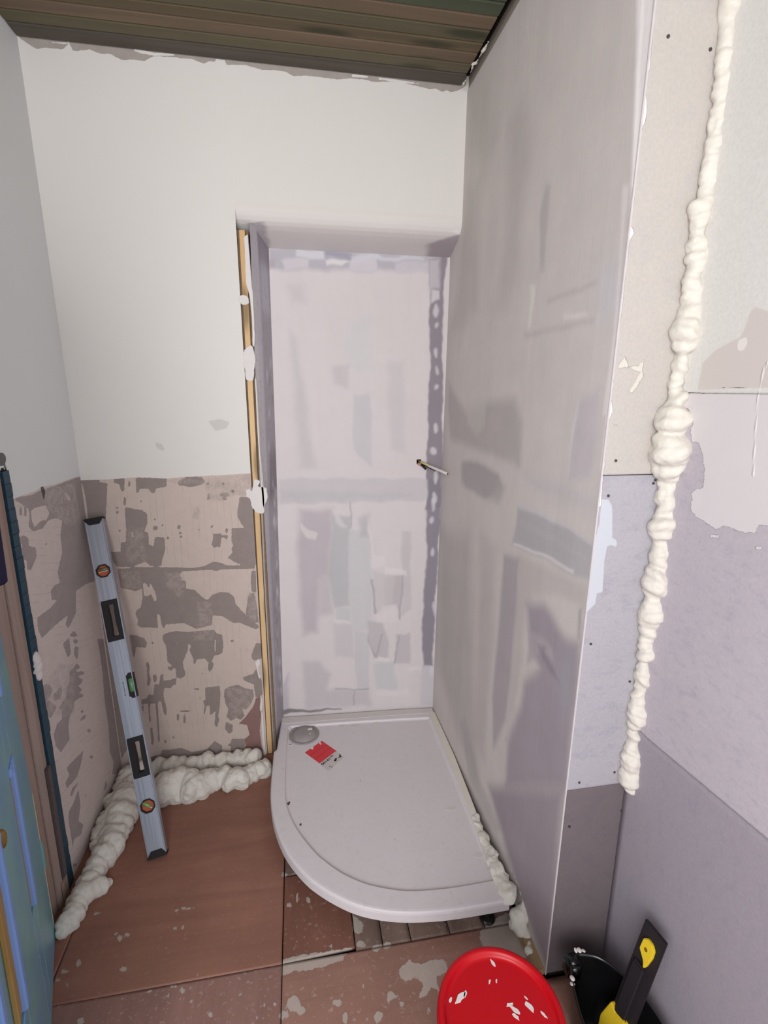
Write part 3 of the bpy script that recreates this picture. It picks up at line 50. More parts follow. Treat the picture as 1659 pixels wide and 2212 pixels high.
D['floor_white']=[[(.6893,-.8486),(.7661,-.8469),(.8943,-.8501),(.8862,-.8588),(.867,-.872),(.8662,-.8815),(.8098,-.8879),(.7582,-.8916),(.7242,-.8859),(.6905,-.8925)],[(1.014,-.9315),(1.0542,-.9098),(1.0653,-.9245),(1.0937,-.926),(1.1126,-.9228),(1.1482,-.9256),(1.1558,-.9491),(1.1488,-.9603),(1.1149,-.9668),(1.1154,-1.0022),(1.0946,-.9901),(1.0724,-1.0092),(1.0568,-1.0038),(1.0769,-.9783),(1.0583,-.9543),(1.0382,-.9659),(1.0199,-.9538)],[(.9678,-.9945),(.9816,-.974),(1.0073,-.9983),(.9878,-.995),(.9723,-1.0064)],[(.9293,-1.0288),(.9408,-1.0174),(.9563,-1.0227),(.9545,-1.0331),(.9403,-1.0412),(.9335,-1.0434)],[(.9013,-.7511),(.9122,-.7567),(.9353,-.7867),(.9275,-.8178),(.8988,-.8095)],[(.9029,-.838),(.9185,-.8303),(.9383,-.8474),(.9334,-.8567),(.9016,-.8497)],[(.9443,-.8568),(1.0039,-.8515),(1.0093,-.8627),(.9962,-.8739),(.979,-.8677),(.9558,-.8771)],[(1.2756,-.8724),(1.3238,-.8434),(1.4062,-.8287),(1.4296,-.9088),(1.4414,-.9862),(1.3637,-.9563),(1.2776,-.9245),(1.2719,-.9019)],[(.8534,-.9836),(.8499,-.9892),(.842,-.9912),(.8335,-.9886),(.8282,-.9827),(.8286,-.9761),(.8347,-.972),(.8436,-.9723),(.851,-.9769)],[(.712,-.987),(.7091,-.9933),(.7017,-.9956),(.6933,-.993),(.6876,-.9865),(.6873,-.9792),(.6928,-.9745),(.7013,-.9746),(.7089,-.9796)],[(.7438,-.9679),(.7392,-.9795),(.7279,-.984),(.715,-.9796),(.7065,-.9682),(.7063,-.955),(.7147,-.9461),(.7278,-.946),(.7394,-.9547)],[(.7564,-.9837),(.7533,-.9901),(.7457,-.9925),(.7372,-.9898),(.7317,-.9832),(.7317,-.9758),(.7373,-.9711),(.746,-.9712),(.7535,-.9762)],[(.6811,-.9574),(.6797,-.9607),(.676,-.9619),(.6717,-.9606),(.6687,-.9572),(.6685,-.9534),(.6712,-.9509),(.6756,-.951),(.6795,-.9536)],[(.9174,-.9544),(.916,-.9576),(.9134,-.959),(.9108,-.9579),(.9094,-.9549),(.9099,-.9514),(.912,-.949),(.9148,-.9488),(.9169,-.951)],[(.6522,-.9525),(.6512,-.955),(.6484,-.956),(.6452,-.9549),(.6429,-.9524),(.6427,-.9495),(.6447,-.9477),(.6479,-.9477),(.6509,-.9496)],[(.7756,-.691),(.7741,-.6972),(.7706,-.7),(.7667,-.6981),(.7643,-.6925),(.7644,-.6857),(.7671,-.6809),(.771,-.6804),(.7744,-.6844)],[(.7169,-.697),(.7153,-.7013),(.7113,-.703),(.7066,-.7014),(.7035,-.6972),(.7035,-.6924),(.7064,-.6892),(.7111,-.6891),(.7152,-.6922)],[(.7385,-.6768),(.7378,-.687),(.7362,-.6922),(.7344,-.69),(.7332,-.6814),(.7332,-.6704),(.7344,-.662),(.7363,-.6604),(.7379,-.6662)],[(.7617,-.8006),(.7604,-.8037),(.7572,-.8049),(.7535,-.8037),(.7512,-.8006),(.7512,-.797),(.7537,-.7947),(.7573,-.7947),(.7605,-.797)],[(.7364,-.8101),(.7355,-.8122),(.7334,-.813),(.731,-.8122),(.7294,-.8101),(.7294,-.8078),(.731,-.8063),(.7334,-.8063),(.7356,-.8078)],[(.8349,-.8368),(.8337,-.8392),(.8311,-.8402),(.8282,-.8392),(.8265,-.8368),(.8267,-.8341),(.8287,-.8323),(.8316,-.8323),(.8341,-.8341)],[(1.0784,-1.0406),(1.0755,-1.0478),(1.0722,-1.0514),(1.07,-1.0496),(1.0699,-1.0433),(1.072,-1.0353),(1.0753,-1.0295),(1.0783,-1.0285),(1.0795,-1.0329)],[(1.0158,-1.0137),(1.013,-1.0176),(1.0078,-1.0191),(1.0026,-1.0174),(.9997,-1.0133),(1.0007,-1.0088),(1.0049,-1.0058),(1.0106,-1.006),(1.0149,-1.0091)],[(.9163,-1.0293),(.9151,-1.0325),(.913,-1.0339),(.911,-1.0329),(.91,-1.03),(.9105,-1.0265),(.9122,-1.024),(.9145,-1.0238),(.9161,-1.0259)],[(.7046,-.5908),(.7024,-.5975),(.6964,-.6003),(.6896,-.5978),(.685,-.5913),(.6848,-.5837),(.6891,-.5786),(.696,-.5784),(.7021,-.5832)],[(.8631,-1.0177),(.8609,-1.0258),(.8567,-1.0295),(.8527,-1.0273),(.8505,-1.0201),(.8513,-1.0112),(.8547,-1.0048),(.8592,-1.0039),(.8625,-1.009)],[(.1308,-.6264),(.1294,-.6297),(.1231,-.6306),(.115,-.6286),(.1087,-.6246),(.1073,-.6206),(.1113,-.6184),(.119,-.619),(.1267,-.6222)],[(.2228,-.7166),(.2232,-.7235),(.2195,-.7266),(.2136,-.7243),(.2081,-.7178),(.2056,-.71),(.2073,-.7045),(.2125,-.7041),(.2186,-.7089)],[(.2412,-.7087),(.2409,-.7134),(.2372,-.7152),(.2319,-.7135),(.2273,-.7089),(.2257,-.7037),(.2278,-.7002),(.2326,-.7001),(.2379,-.7035)],[(.2041,-.6989),(.2039,-.7024),(.2012,-.7038),(.1972,-.7025),(.1937,-.699),(.1924,-.695),(.1939,-.6924),(.1975,-.6923),(.2016,-.6949)],[(.3725,-.6581),(.3714,-.6615),(.3672,-.6627),(.3617,-.6611),(.3576,-.6575),(.3567,-.6535),(.3595,-.651),(.3647,-.6512),(.3698,-.654)],[(.4166,-.6582),(.4121,-.6606),(.3995,-.6601),(.3847,-.6571),(.3746,-.6528),(.3738,-.6494),(.3829,-.6484),(.3976,-.6502),(.4109,-.6541)],[(.3798,-.7135),(.3789,-.7167),(.3752,-.7179),(.3705,-.7164),(.3668,-.7131),(.366,-.7094),(.3684,-.707),(.3729,-.7072),(.3774,-.7097)],[(.399,-.7137),(.3984,-.7172),(.3954,-.7186),(.3914,-.7173),(.3883,-.7138),(.3875,-.7098),(.3894,-.7072),(.3931,-.7071),(.3969,-.7097)],[(.3638,-.765),(.3634,-.7676),(.3611,-.7686),(.358,-.7676),(.3555,-.765),(.3548,-.762),(.3562,-.7601),(.3591,-.7601),(.3621,-.762)],[(.1281,-.7662),(.1292,-.7727),(.1267,-.7756),(.1219,-.7737),(.117,-.7677),(.1142,-.7604),(.1149,-.7553),(.1187,-.7548),(.124,-.7591)],[(.2626,-.8035),(.2612,-.8065),(.2555,-.8073),(.2481,-.8055),(.2425,-.8019),(.2414,-.7981),(.2452,-.796),(.2522,-.7966),(.2591,-.7995)],[(.2531,-.8289),(.253,-.8305),(.2516,-.8311),(.2496,-.8304),(.248,-.8289),(.2474,-.8271),(.2482,-.8259),(.25,-.8259),(.2519,-.8271)],[(.1193,-.8203),(.12,-.8243),(.1184,-.8261),(.1153,-.8249),(.1121,-.8212),(.1103,-.8167),(.1108,-.8135),(.1132,-.8132),(.1166,-.8159)],[(.102,-.783),(.1009,-.7858),(.0953,-.7866),(.088,-.7847),(.0822,-.7813),(.0808,-.7777),(.0843,-.7758),(.0912,-.7764),(.0982,-.7792)],[(.0917,-.8018),(.091,-.8047),(.0866,-.8055),(.0805,-.8039),(.0756,-.8007),(.0741,-.7972),(.0768,-.7952),(.0825,-.7956),(.0883,-.7982)],[(.3484,-.8724),(.3468,-.875),(.3412,-.8756),(.3341,-.8739),(.329,-.8707),(.3281,-.8675),(.3319,-.8657),(.3387,-.8663),(.3453,-.869)],[(.4156,-.8701),(.4133,-.872),(.4064,-.8721),(.3982,-.8703),(.3925,-.8674),(.3919,-.8648),(.3967,-.8637),(.4048,-.8646),(.4123,-.8671)],[(.4351,-.884),(.434,-.8881),(.4294,-.8895),(.4235,-.8878),(.419,-.8835),(.418,-.8788),(.421,-.8758),(.4266,-.876),(.4322,-.8792)],[(.3951,-.8892),(.3948,-.893),(.3923,-.8946),(.3887,-.8933),(.3857,-.8897),(.3847,-.8854),(.3862,-.8826),(.3895,-.8824),(.393,-.885)],[(.5192,-.9532),(.5179,-.9569),(.5134,-.9582),(.5077,-.9566),(.5036,-.9527),(.5029,-.9483),(.506,-.9456),(.5114,-.9458),(.5167,-.9488)],[(.5872,-.9185),(.5863,-.9212),(.5834,-.9223),(.5799,-.9212),(.5774,-.9184),(.5771,-.9153),(.5791,-.9133),(.5825,-.9133),(.5857,-.9154)],[(.195,-.9124),(.194,-.9166),(.1882,-.918),(.1803,-.9158),(.1738,-.9112),(.1719,-.9062),(.1754,-.9032),(.1828,-.9036),(.1905,-.9073)],[(.4609,-.9149),(.4603,-.9176),(.4576,-.9187),(.4541,-.9176),(.4514,-.9148),(.4508,-.9118),(.4526,-.9098),(.4559,-.9098),(.4592,-.9119)],[(.2774,-.8768),(.2772,-.879),(.2752,-.8799),(.2723,-.879),(.2699,-.8768),(.2691,-.8742),(.2703,-.8726),(.2729,-.8726),(.2757,-.8743)],[(.6352,-.9783),(.6342,-.9808),(.6314,-.9817),(.6281,-.9806),(.6257,-.9781),(.6255,-.9752),(.6275,-.9734),(.6308,-.9734),(.6339,-.9754)]]
D['dabs']=[[(.6103,1.7246),(.6253,1.7361),(.6394,1.7336),(.6469,1.6914),(.6406,1.6514),(.6339,1.6138),(.6097,1.6165),(.6059,1.651),(.6021,1.702)],[(.5825,1.2041),(.5961,1.2097),(.6051,1.2015),(.6141,1.2409),(.6264,1.2445),(.6391,1.2343),(.6325,1.2167),(.6589,1.212),(.6637,1.1918),(.6644,1.1677),(.6515,1.1398),(.646,1.1074),(.6154,1.1126),(.6102,1.1229),(.6013,1.1354),(.5972,1.1637),(.5883,1.1741),(.5829,1.1782)],[(.5976,1.9022),(.6157,1.9081),(.6321,1.9017),(.6336,1.8792),(.6137,1.8742),(.6003,1.8835)],[(.6285,2.0936),(.6383,2.1017),(.6442,2.0918),(.6466,1.9808),(.6497,1.9173),(.6499,1.8198),(.6474,1.7421),(.6376,1.742),(.6403,1.8196),(.6368,1.9062),(.627,1.9484),(.6287,2.0321)],[(.6387,1.6168),(.6457,1.6168),(.6483,1.3533),(.6519,1.1627),(.6435,1.1435),(.6392,1.3534)],[(.5919,.2968),(.5993,.2762),(.5946,.227),(.584,.2282)],[(.588,.2227),(.5976,.2015),(.5977,.1202),(.6003,.0424),(.5996,-.0153),(.5885,-.019),(.5871,.0389),(.5857,.1217)],[(.5757,.4627),(.5929,.4753),(.6002,.4557),(.5904,.428),(.5967,.3889),(.5881,.385),(.5821,.4288)]]
D['foam_corner']=[[1.5524,-1.0345,2.2463,.0223],[1.5531,-1.0334,2.24,.0208],[1.5531,-1.0326,2.2334,.0196],[1.553,-1.0313,2.2258,.0177],[1.5531,-1.0292,2.2188,.0145],[1.5542,-1.0287,2.2071,.0137],[1.5549,-1.0287,2.1951,.0138],[1.5554,-1.0285,2.183,.0134],[1.5555,-1.0288,2.1706,.0139],[1.5546,-1.0302,2.1574,.016],[1.5543,-1.0299,2.145,.0156],[1.5528,-1.0293,2.1352,.0146],[1.5564,-1.0311,2.1245,.0173],[1.5598,-1.0306,2.1137,.0166],[1.5584,-1.0312,2.1006,.0175],[1.5562,-1.0301,2.0816,.0159],[1.5565,-1.03,2.0687,.0157],[1.5576,-1.0302,2.0556,.016],[1.5558,-1.0302,2.0423,.016],[1.5552,-1.0308,2.0288,.0169],[1.5554,-1.0309,2.0181,.017],[1.5555,-1.0298,2.0092,.0153],[1.5561,-1.0315,1.9978,.0179],[1.555,-1.0313,1.9883,.0176],[1.5545,-1.0307,1.9749,.0168],[1.5568,-1.0309,1.9654,.017],[1.5502,-1.0308,1.9285,.0168],[1.5452,-1.0316,1.9182,.0181],[1.5506,-1.0325,1.9046,.0193],[1.5496,-1.0317,1.8931,.0182],[1.5504,-1.0293,1.8799,.0146],[1.5491,-1.0326,1.8571,.0196],[1.5532,-1.0332,1.841,.0204],[1.5579,-1.0306,1.8215,.0166],[1.5539,-1.0311,1.8089,.0174],[1.5518,-1.0322,1.7912,.019],[1.5515,-1.0325,1.7774,.0194],[1.5527,-1.0322,1.7612,.019],[1.5559,-1.0349,1.7446,.023],[1.5565,-1.035,1.7328,.0231],[1.5553,-1.0345,1.721,.0224],[1.5512,-1.036,1.7089,.0246],[1.5481,-1.0372,1.6944,.0264],[1.5515,-1.0344,1.6803,.0222],[1.5555,-1.029,1.6637,.0142],[1.5554,-1.0295,1.6489,.015],[1.5531,-1.031,1.634,.0172],[1.5514,-1.0286,1.6166,.0137],[1.5476,-1.0299,1.604,.0156],[1.5512,-1.0292,1.5838,.0145],[1.5533,-1.0351,1.5686,.0233],[1.554,-1.0361,1.5507,.0249],[1.5482,-1.0401,1.5393,.0308],[1.5454,-1.0426,1.5305,.0345],[1.5509,-1.0368,1.5171,.0258],[1.548,-1.0338,1.5038,.0214],[1.5484,-1.0339,1.4919,.0215],[1.5447,-1.0414,1.4822,.0327],[1.5464,-1.0455,1.4694,.0388],[1.5475,-1.0437,1.4546,.0362],[1.5504,-1.0401,1.4393,.0308],[1.5603,-1.0357,1.4235,.0241],[1.5662,-1.0322,1.409,.0189],[1.5642,-1.0327,1.3953,.0197],[1.5601,-1.0312,1.3757,.0175],[1.5614,-1.0338,1.3593,.0214],[1.5659,-1.0349,1.3453,.023],[1.5692,-1.0355,1.3196,.0239],[1.56,-1.0383,1.3043,.028],[1.5604,-1.0359,1.2904,.0245],[1.5627,-1.0312,1.2722,.0175],[1.565,-1.0335,1.256,.021],[1.5669,-1.0352,1.2395,.0234],[1.5664,-1.0352,1.2191,.0235],[1.5632,-1.0328,1.2047,.0199],[1.5647,-1.039,1.1879,.0291],[1.5635,-1.0401,1.1693,.0307],[1.5613,-1.0325,1.147,.0194],[1.5681,-1.0318,1.1302,.0184],[1.5655,-1.0356,1.116,.024],[1.565,-1.0385,1.1012,.0284],[1.5643,-1.035,1.0778,.0231],[1.5654,-1.0327,1.0509,.0197],[1.5666,-1.0304,1.0311,.0163],[1.5679,-1.0315,1.0148,.0179],[1.5705,-1.0355,.9961,.0239],[1.5682,-1.0275,.9708,.012],[1.569,-1.0308,.9553,.0168],[1.5687,-1.0339,.9419,.0215],[1.5673,-1.0343,.9268,.0221],[1.5675,-1.0305,.9048,.0164],[1.5676,-1.0312,.8855,.0174],[1.5708,-1.0328,.8664,.0199],[1.5706,-1.0355,.8483,.0238],[1.5706,-1.0359,.8285,.0245],[1.5682,-1.0298,.804,.0154],[1.5712,-1.0261,.7844,.0099],[1.5725,-1.0305,.771,.0165],[1.5737,-1.0302,.7456,.0159],[1.5722,-1.0336,.7317,.021],[1.5706,-1.0359,.7128,.0245],[1.57,-1.0354,.6912,.0238],[1.5696,-1.0366,.6709,.0255],[1.5732,-1.0376,.6497,.0271],[1.5803,-1.0345,.6328,.0225]]
D['foam_left']=[[.0656,-.1206,.0262,.0349],[.0722,-.1726,.0318,.0424],[.0853,-.2335,.039,.052],[.0919,-.2842,.04,.0533],[.0957,-.3264,.0352,.047],[.0914,-.3682,.0335,.0446],[.0943,-.4115,.0341,.0455],[.0838,-.4474,.0311,.0415],[.0727,-.4799,.0261,.0348],[.0725,-.5098,.0248,.033],[.0672,-.5386,.0243,.0325],[.0981,-.5532,.0217,.0289],[.1158,-.5463,.0167,.0223],[.1276,-.5338,.0101,.0135],[.0705,-.5747,.0255,.034],[.0601,-.6012,.0226,.0301],[.062,-.6313,.023,.0306],[.0565,-.6604,.0218,.029],[.0483,-.6781,.0138,.0183]]
D['foam_back']=[[.1844,-.1859,.0268,.0447],[.2103,-.1821,.0358,.0597],[.2464,-.1693,.035,.0583],[.2767,-.1718,.0369,.0615],[.3149,-.1818,.0361,.0602],[.3467,-.1767,.0308,.0513],[.376,-.1535,.0263,.0438],[.4021,-.1469,.025,.0416],[.4351,-.1382,.025,.0417],[.4758,-.16,.0274,.0457],[.5035,-.1618,.0275,.0458],[.5292,-.1459,.0207,.0344],[.556,-.1309,.0207,.0344],[.5869,-.1168,.0211,.0352],[.6062,-.1058,.0193,.0322]]
D['foam_tray']=[[1.427,-.7235,.1,.0062],[1.4266,-.7448,.1,.0092],[1.4248,-.7653,.1,.0121],[1.4243,-.7827,.1,.0149],[1.424,-.8025,.1,.0162],[1.4248,-.8194,.1,.0161],[1.4265,-.8346,.095,.0159],[1.4257,-.8491,.09,.0158],[1.427,-.8596,.08,.0157],[1.4234,-.8692,.07,.0164],[1.4148,-.8777,.06,.0198],[1.4049,-.8834,.05,.0247],[1.3888,-.8843,.045,.0247],[1.3815,-.8903,.035,.0225],[1.3943,-.8984,.03,.0245],[1.395,-.9093,.025,.0209],[1.4017,-.9186,.02,.0146],[1.4074,-.9289,.02,.009],[1.3925,-.9605,.02,.0135],[1.4095,-.8718,.06,.0178]]
D['foam_ceil']=[[1.3866,-.0275,2.595,.0037],[1.3861,-.0431,2.595,.0037],[1.3871,-.0587,2.595,.0033],[1.3881,-.074,2.595,.0033],[1.3883,-.0914,2.595,.0032],[1.3884,-.1084,2.595,.0032],[1.3864,-.127,2.595,.0038],[1.3816,-.1447,2.595,.005],[1.3877,-.1527,2.595,.0047],[1.3892,-.1687,2.595,.0037],[1.3901,-.1822,2.595,.0028],[1.3897,-.1952,2.595,.0027],[1.3891,-.2122,2.595,.0045],[1.3907,-.223,2.595,.0051],[1.3909,-.2376,2.595,.0044],[1.3916,-.2539,2.595,.0029]]
D['tray_marks']=[[.7068,-.3805],[.7493,-.4814],[.795,-.6024],[1.2768,-.5762],[1.3443,-.6473],[1.3108,-.7476],[1.3276,-.1593],[.8794,-.6923],[1.139,-.7219],[1.2095,-.7277],[.887,-.3874],[.9598,-.4118]]
D['sticker_red']=[[.7711,-.118],[.8463,-.0568],[.9044,-.1297],[.8303,-.1921]]
D['sticker_white']=[[.8303,-.1921],[.9044,-.1297],[.9328,-.1715],[.8629,-.2414]]
D['hole']=[1.3001,.1208,1.2817]
D['lid_spl']=[([1.0841,-1.2279],.014,.5),([1.0628,-1.2278],.006,.9),([1.0965,-1.2229],.007,1),([1.1768,-1.1771],.008,-1.2),([1.1558,-1.2101],.005,1),([1.1708,-1.2116],.004,1),([1.1824,-1.2566],.008,0),([1.1889,-1.2662],.01,-.8),([1.186,-1.2775],.008,-.9),([1.221,-1.2665],.012,-1.1),([1.2436,-1.2839],.007,-1),([1.2208,-1.2509],.004,-1)]

H=2.60; XP=1.4128; XQ=1.566; YE=-1.0195; YN=-3.2
GAIN=1.0
# ---------------------------------------------------------------- helpers
def lin(c,g=1.0):
    o=[]
    for v in c:
        v=v/255.; v=v/12.92 if v<=.04045 else ((v+.055)/1.055)**2.4
        o.append(min(v*g,.95))
    return tuple(o)
def tag(o,label=None,cat=None,group=None,kind=None):
    if label: o['label']=label
    if cat: o['category']=cat
    if group: o['group']=group
    if kind: o['kind']=kind
    return o
def empty(name,loc=(0,0,0),rot=None):
    o=bpy.data.objects.new(name,None); COL.objects.link(o); o.location=loc; o.empty_display_size=.05
    if rot is not None: o.rotation_euler=rot
    return o
def link(name,me,mat=None,parent=None,smooth=False):
    o=bpy.data.objects.new(name,me); COL.objects.link(o)
    if mat is not None:
        for m in (mat if isinstance(mat,(list,tuple)) else [mat]): me.materials.append(m)
    if parent is not None: o.parent=parent
    if smooth: me.polygons.foreach_set('use_smooth',[True]*len(me.polygons))
    return o
def frombm(name,bm,mat=None,parent=None,smooth=False,recalc=True):
    if recalc: bmesh.ops.recalc_face_normals(bm,faces=bm.faces)
    me=bpy.data.meshes.new(name); bm.to_mesh(me); bm.free(); return link(name,me,mat,parent,smooth)
def bbox(bm,x0,x1,y0,y1,z0,z1,bev=0,fn=None,seg=2):
    vs=[bm.verts.new((x,y,z)) for x in (x0,x1) for y in (y0,y1) for z in (z0,z1)]
    q=[(0,1,3,2),(4,6,7,5),(0,4,5,1),(2,3,7,6),(0,2,6,4),(1,5,7,3)]
    fs=[bm.faces.new([vs[i] for i in k]) for k in q]
    if bev:
        es=list({e for f in fs for e in f.edges})
        r=bmesh.ops.bevel(bm,geom=es,offset=bev,segments=seg,affect='EDGES',clamp_overlap=True)
        vs=list({v for v in vs if v.is_valid}|set(r['verts']))
    if fn:
        for v in vs: v.co=Vector(fn(*v.co))
def box(name,x0,x1,y0,y1,z0,z1,mat,parent=None,bev=.001,fn=None):
    bm=bmesh.new(); bbox(bm,x0,x1,y0,y1,z0,z1,bev,fn); return frombm(name,bm,mat,parent)
def prism(bm,pts,z0,z1):
    a=[bm.verts.new((x,y,z0)) for x,y in pts]; b=[bm.verts.new((x,y,z1)) for x,y in pts]; n=len(pts)
    bm.faces.new(a[::-1]); bm.faces.new(b)
    for i in range(n): bm.faces.new((a[i],a[(i+1)%n],b[(i+1)%n],b[i]))
def lathe(bm,prof,n=48,cx=0,cy=0):
    rings=[]
    for r,z in prof:
        rings.append([bm.verts.new((cx+r*math.cos(2*math.pi*i/n),cy+r*math.sin(2*math.pi*i/n),z)) for i in range(n)] if r>1e-6 else [bm.verts.new((cx,cy,z))])
    for a,b in zip(rings,rings[1:]):
        for i in range(n):
            j=(i+1)%n
            if len(a)==1: bm.faces.new((a[0],b[i],b[j]))
            elif len(b)==1: bm.faces.new((a[i],b[0],a[j]))
            else: bm.faces.new((a[i],b[i],b[j],a[j]))
def tube(bm,pts,r,n=10):
    pts=[Vector(p) for p in pts]; rings=[]
    for i,p in enumerate(pts):
        t=(pts[min(i+1,len(pts)-1)]-pts[max(i-1,0)]).normalized()
        a=t.orthogonal().normalized() if i==0 else (a-t*a.dot(t)).normalized()
        b=t.cross(a); rr=r[i] if isinstance(r,(list,tuple)) else r
        rings.append([bm.verts.new(p+(a*math.cos(2*math.pi*k/n)+b*math.sin(2*math.pi*k/n))*rr) for k in range(n)])
    for A,B in zip(rings,rings[1:]):
        for k in range(n): bm.faces.new((A[k],A[(k+1)%n],B[(k+1)%n],B[k]))
    bm.faces.new(rings[0][::-1]); bm.faces.new(rings[-1])
def sdf(U,V,polys,far=.12):
    """signed distance (inside positive) to a union of polygons"""
    out=np.full(U.shape,-far)
    for P in polys:
        p=np.array(P,float); x0,y0=p.min(0)-far; x1,y1=p.max(0)+far
        m=(U>x0)&(U<x1)&(V>y0)&(V<y1)
        if not m.any(): continue
        u=U[m]; v=V[m]; d=np.full(u.shape,9.); ins=np.zeros(u.shape,bool); n=len(p)
        for i in range(n):
            ax,ay=p[i]; bx,by=p[(i+1)%n]; ex,ey=bx-ax,by-ay; L=ex*ex+ey*ey+1e-12
            t=np.clip(((u-ax)*ex+(v-ay)*ey)/L,0,1); d=np.minimum(d,np.hypot(u-ax-t*ex,v-ay-t*ey))
            c=(ay>v)!=(by>v); xx=ax+(v-ay)*ex/(ey if abs(ey)>1e-12 else 1e-12); ins^=c&(u<xx)
        out[m]=np.maximum(out[m],np.where(ins,d,-d))
    return out
def tones(U,V,base,layers,g,wa=1.0):
    c=np.empty(U.shape+(3,)); c[:]=lin(base,g)
    wob=.0028*np.sin(U*31+V*23)+.0016*np.sin(U*90-V*47+1)+.001*np.sin(V*130+U*80); wov=.004*np.sin(V*37+U*41+2)+.0014*np.sin(U*110+V*19)
    U=U+wob*wa; V=V+wov*wa
    for P,col,soft,a in layers:
        soft=soft*1.7+.0015; a=a*.85; d=sdf(U,V,[P],max(.03,soft*2)); k=np.clip((d+soft)/(2*soft),0,1); k=k*k*(3-2*k)*a
        c+=(np.array(lin(col,g))-c)*k[...,None]
    return c
def gridmesh(name,us,vs,fn,mat,parent=None,attrs=None,color=None,hole=None,flip=False,smooth=True):
    U,V=np.meshgrid(us,vs,indexing='ij'); nu,nv=U.shape
    X,Y,Z=fn(U,V); co=np.stack([X+0*U,Y+0*U,Z+0*U],-1).reshape(-1,3)
    i=np.arange(nu*nv).reshape(nu,nv)
    q=np.stack([i[:-1,:-1],i[1:,:-1],i[1:,1:],i[:-1,1:]],-1)
    if hole is not None: q=q[~hole((U[:-1,:-1]+U[1:,1:])/2,(V[:-1,:-1]+V[1:,1:])/2)]
    q=q.reshape(-1,4)
    if flip: q=q[:,::-1]
    me=bpy.data.meshes.new(name); me.vertices.add(len(co)); me.vertices.foreach_set('co',co.ravel())
    me.loops.add(q.size); me.loops.foreach_set('vertex_index',np.ascontiguousarray(q).ravel())
    me.polygons.add(len(q)); me.polygons.foreach_set('loop_start',np.arange(len(q))*4); me.update(calc_edges=True)
    for k,f in (attrs or {}).items():
        a=me.attributes.new(k,'FLOAT','POINT'); a.data.foreach_set('value',np.asarray(f(U,V) if callable(f) else f,dtype=np.float32).ravel()*100)
    if color is not None:
        c=np.ones((nu*nv,4),np.float32); c[:,:3]=(color(U,V)).reshape(-1,3)
        a=me.attributes.new('tone','FLOAT_COLOR','POINT'); a.data.foreach_set('color',c.ravel())
    return link(name,me,mat,parent,smooth)
def rng(a,b,step): return np.linspace(a,b,max(2,int(round(abs(b-a)/step))+1))
# ---------------------------------------------------------------- node material kit
class N:
    def __init__(s,name,rough=.8,spec=.3,metal=0):
        s.m=bpy.data.materials.new(name); s.m.use_nodes=True; s.t=s.m.node_tree; s.b=s.t.nodes['Principled BSDF']
        s.b.inputs['Roughness'].default_value=rough; s.b.inputs['Specular IOR Level'].default_value=spec; s.b.inputs['Metallic'].default_value=metal
        s.tc=s.t.nodes.new('ShaderNodeTexCoord').outputs['Object']
    def put(s,sock,v):
        if hasattr(v,'links'): s.t.links.new(v,sock)
        elif isinstance(v,(tuple,list)): sock.default_value=(*v,1) if len(v)==3 and len(sock.default_value)==4 else v
        else: sock.default_value=v
    def math(s,op,a,b=0,c=None,clamp=False):
        n=s.t.nodes.new('ShaderNodeMath'); n.operation=op; n.use_clamp=clamp; s.put(n.inputs[0],a); s.put(n.inputs[1],b)
        if c is not None: s.put(n.inputs[2],c)
        return n.outputs[0]
    def scale(s,v,vec=None):
        n=s.t.nodes.new('ShaderNodeMapping'); s.put(n.inputs['Vector'],vec if vec is not None else s.tc); n.inputs['Scale'].default_value=v; return n.outputs[0]
    def noise(s,sc,detail=4,rough=.6,vec=None,dist=0,col=False):
        n=s.t.nodes.new('ShaderNodeTexNoise'); s.put(n.inputs['Vector'],vec if vec is not None else s.tc)
        n.inputs['Scale'].default_value=sc; n.inputs['Detail'].default_value=detail; n.inputs['Roughness'].default_value=rough; n.inputs['Distortion'].default_value=dist
        return n.outputs['Color' if col else 'Fac']
    def voro(s,sc,vec=None,feat='F1',out='Distance'):
        n=s.t.nodes.new('ShaderNodeTexVoronoi'); n.feature=feat; s.put(n.inputs['Vector'],vec if vec is not None else s.tc); n.inputs['Scale'].default_value=sc; return n.outputs[out]
    def mr(s,v,a,b,c=0,d=1,smooth=True):
        n=s.t.nodes.new('ShaderNodeMapRange'); n.interpolation_type='SMOOTHSTEP' if smooth else 'LINEAR'
        s.put(n.inputs[0],v); n.inputs[1].default_value=a; n.inputs[2].default_value=b; n.inputs[3].default_value=c; n.inputs[4].default_value=d; return n.outputs[0]
    def mix(s,f,a,b,mode='MIX'):
        n=s.t.nodes.new('ShaderNodeMix'); n.data_type='RGBA'; n.blend_type=mode; s.put(n.inputs[0],f); s.put(n.inputs[6],a); s.put(n.inputs[7],b); return n.outputs[2]
    def attr(s,name,out='Fac'):
        n=s.t.nodes.new('ShaderNodeAttribute'); n.attribute_name=name; return n.outputs[out]
    def sep(s,v=None):
        n=s.t.nodes.new('ShaderNodeSeparateXYZ'); s.put(n.inputs[0],v if v is not None else s.tc); return n.outputs
    def col(s,c): s.put(s.b.inputs['Base Color'],c)
    def bump(s,h,dist=.001,strength=1):
        n=s.t.nodes.new('ShaderNodeBump'); s.put(n.inputs['Height'],h); n.inputs['Distance'].default_value=dist; n.inputs['Strength'].default_value=strength
        s.t.links.new(n.outputs[0],s.b.inputs['Normal'])
    def edge(s,name,amp,n,soft=.06):
        """ragged mask from a stored distance (cm)"""
        v=s.math('ADD',s.attr(name),s.math('MULTIPLY',s.math('SUBTRACT',n,.5),amp)); return s.mr(v,-soft,soft)
def grey(v): return (v,v,v)
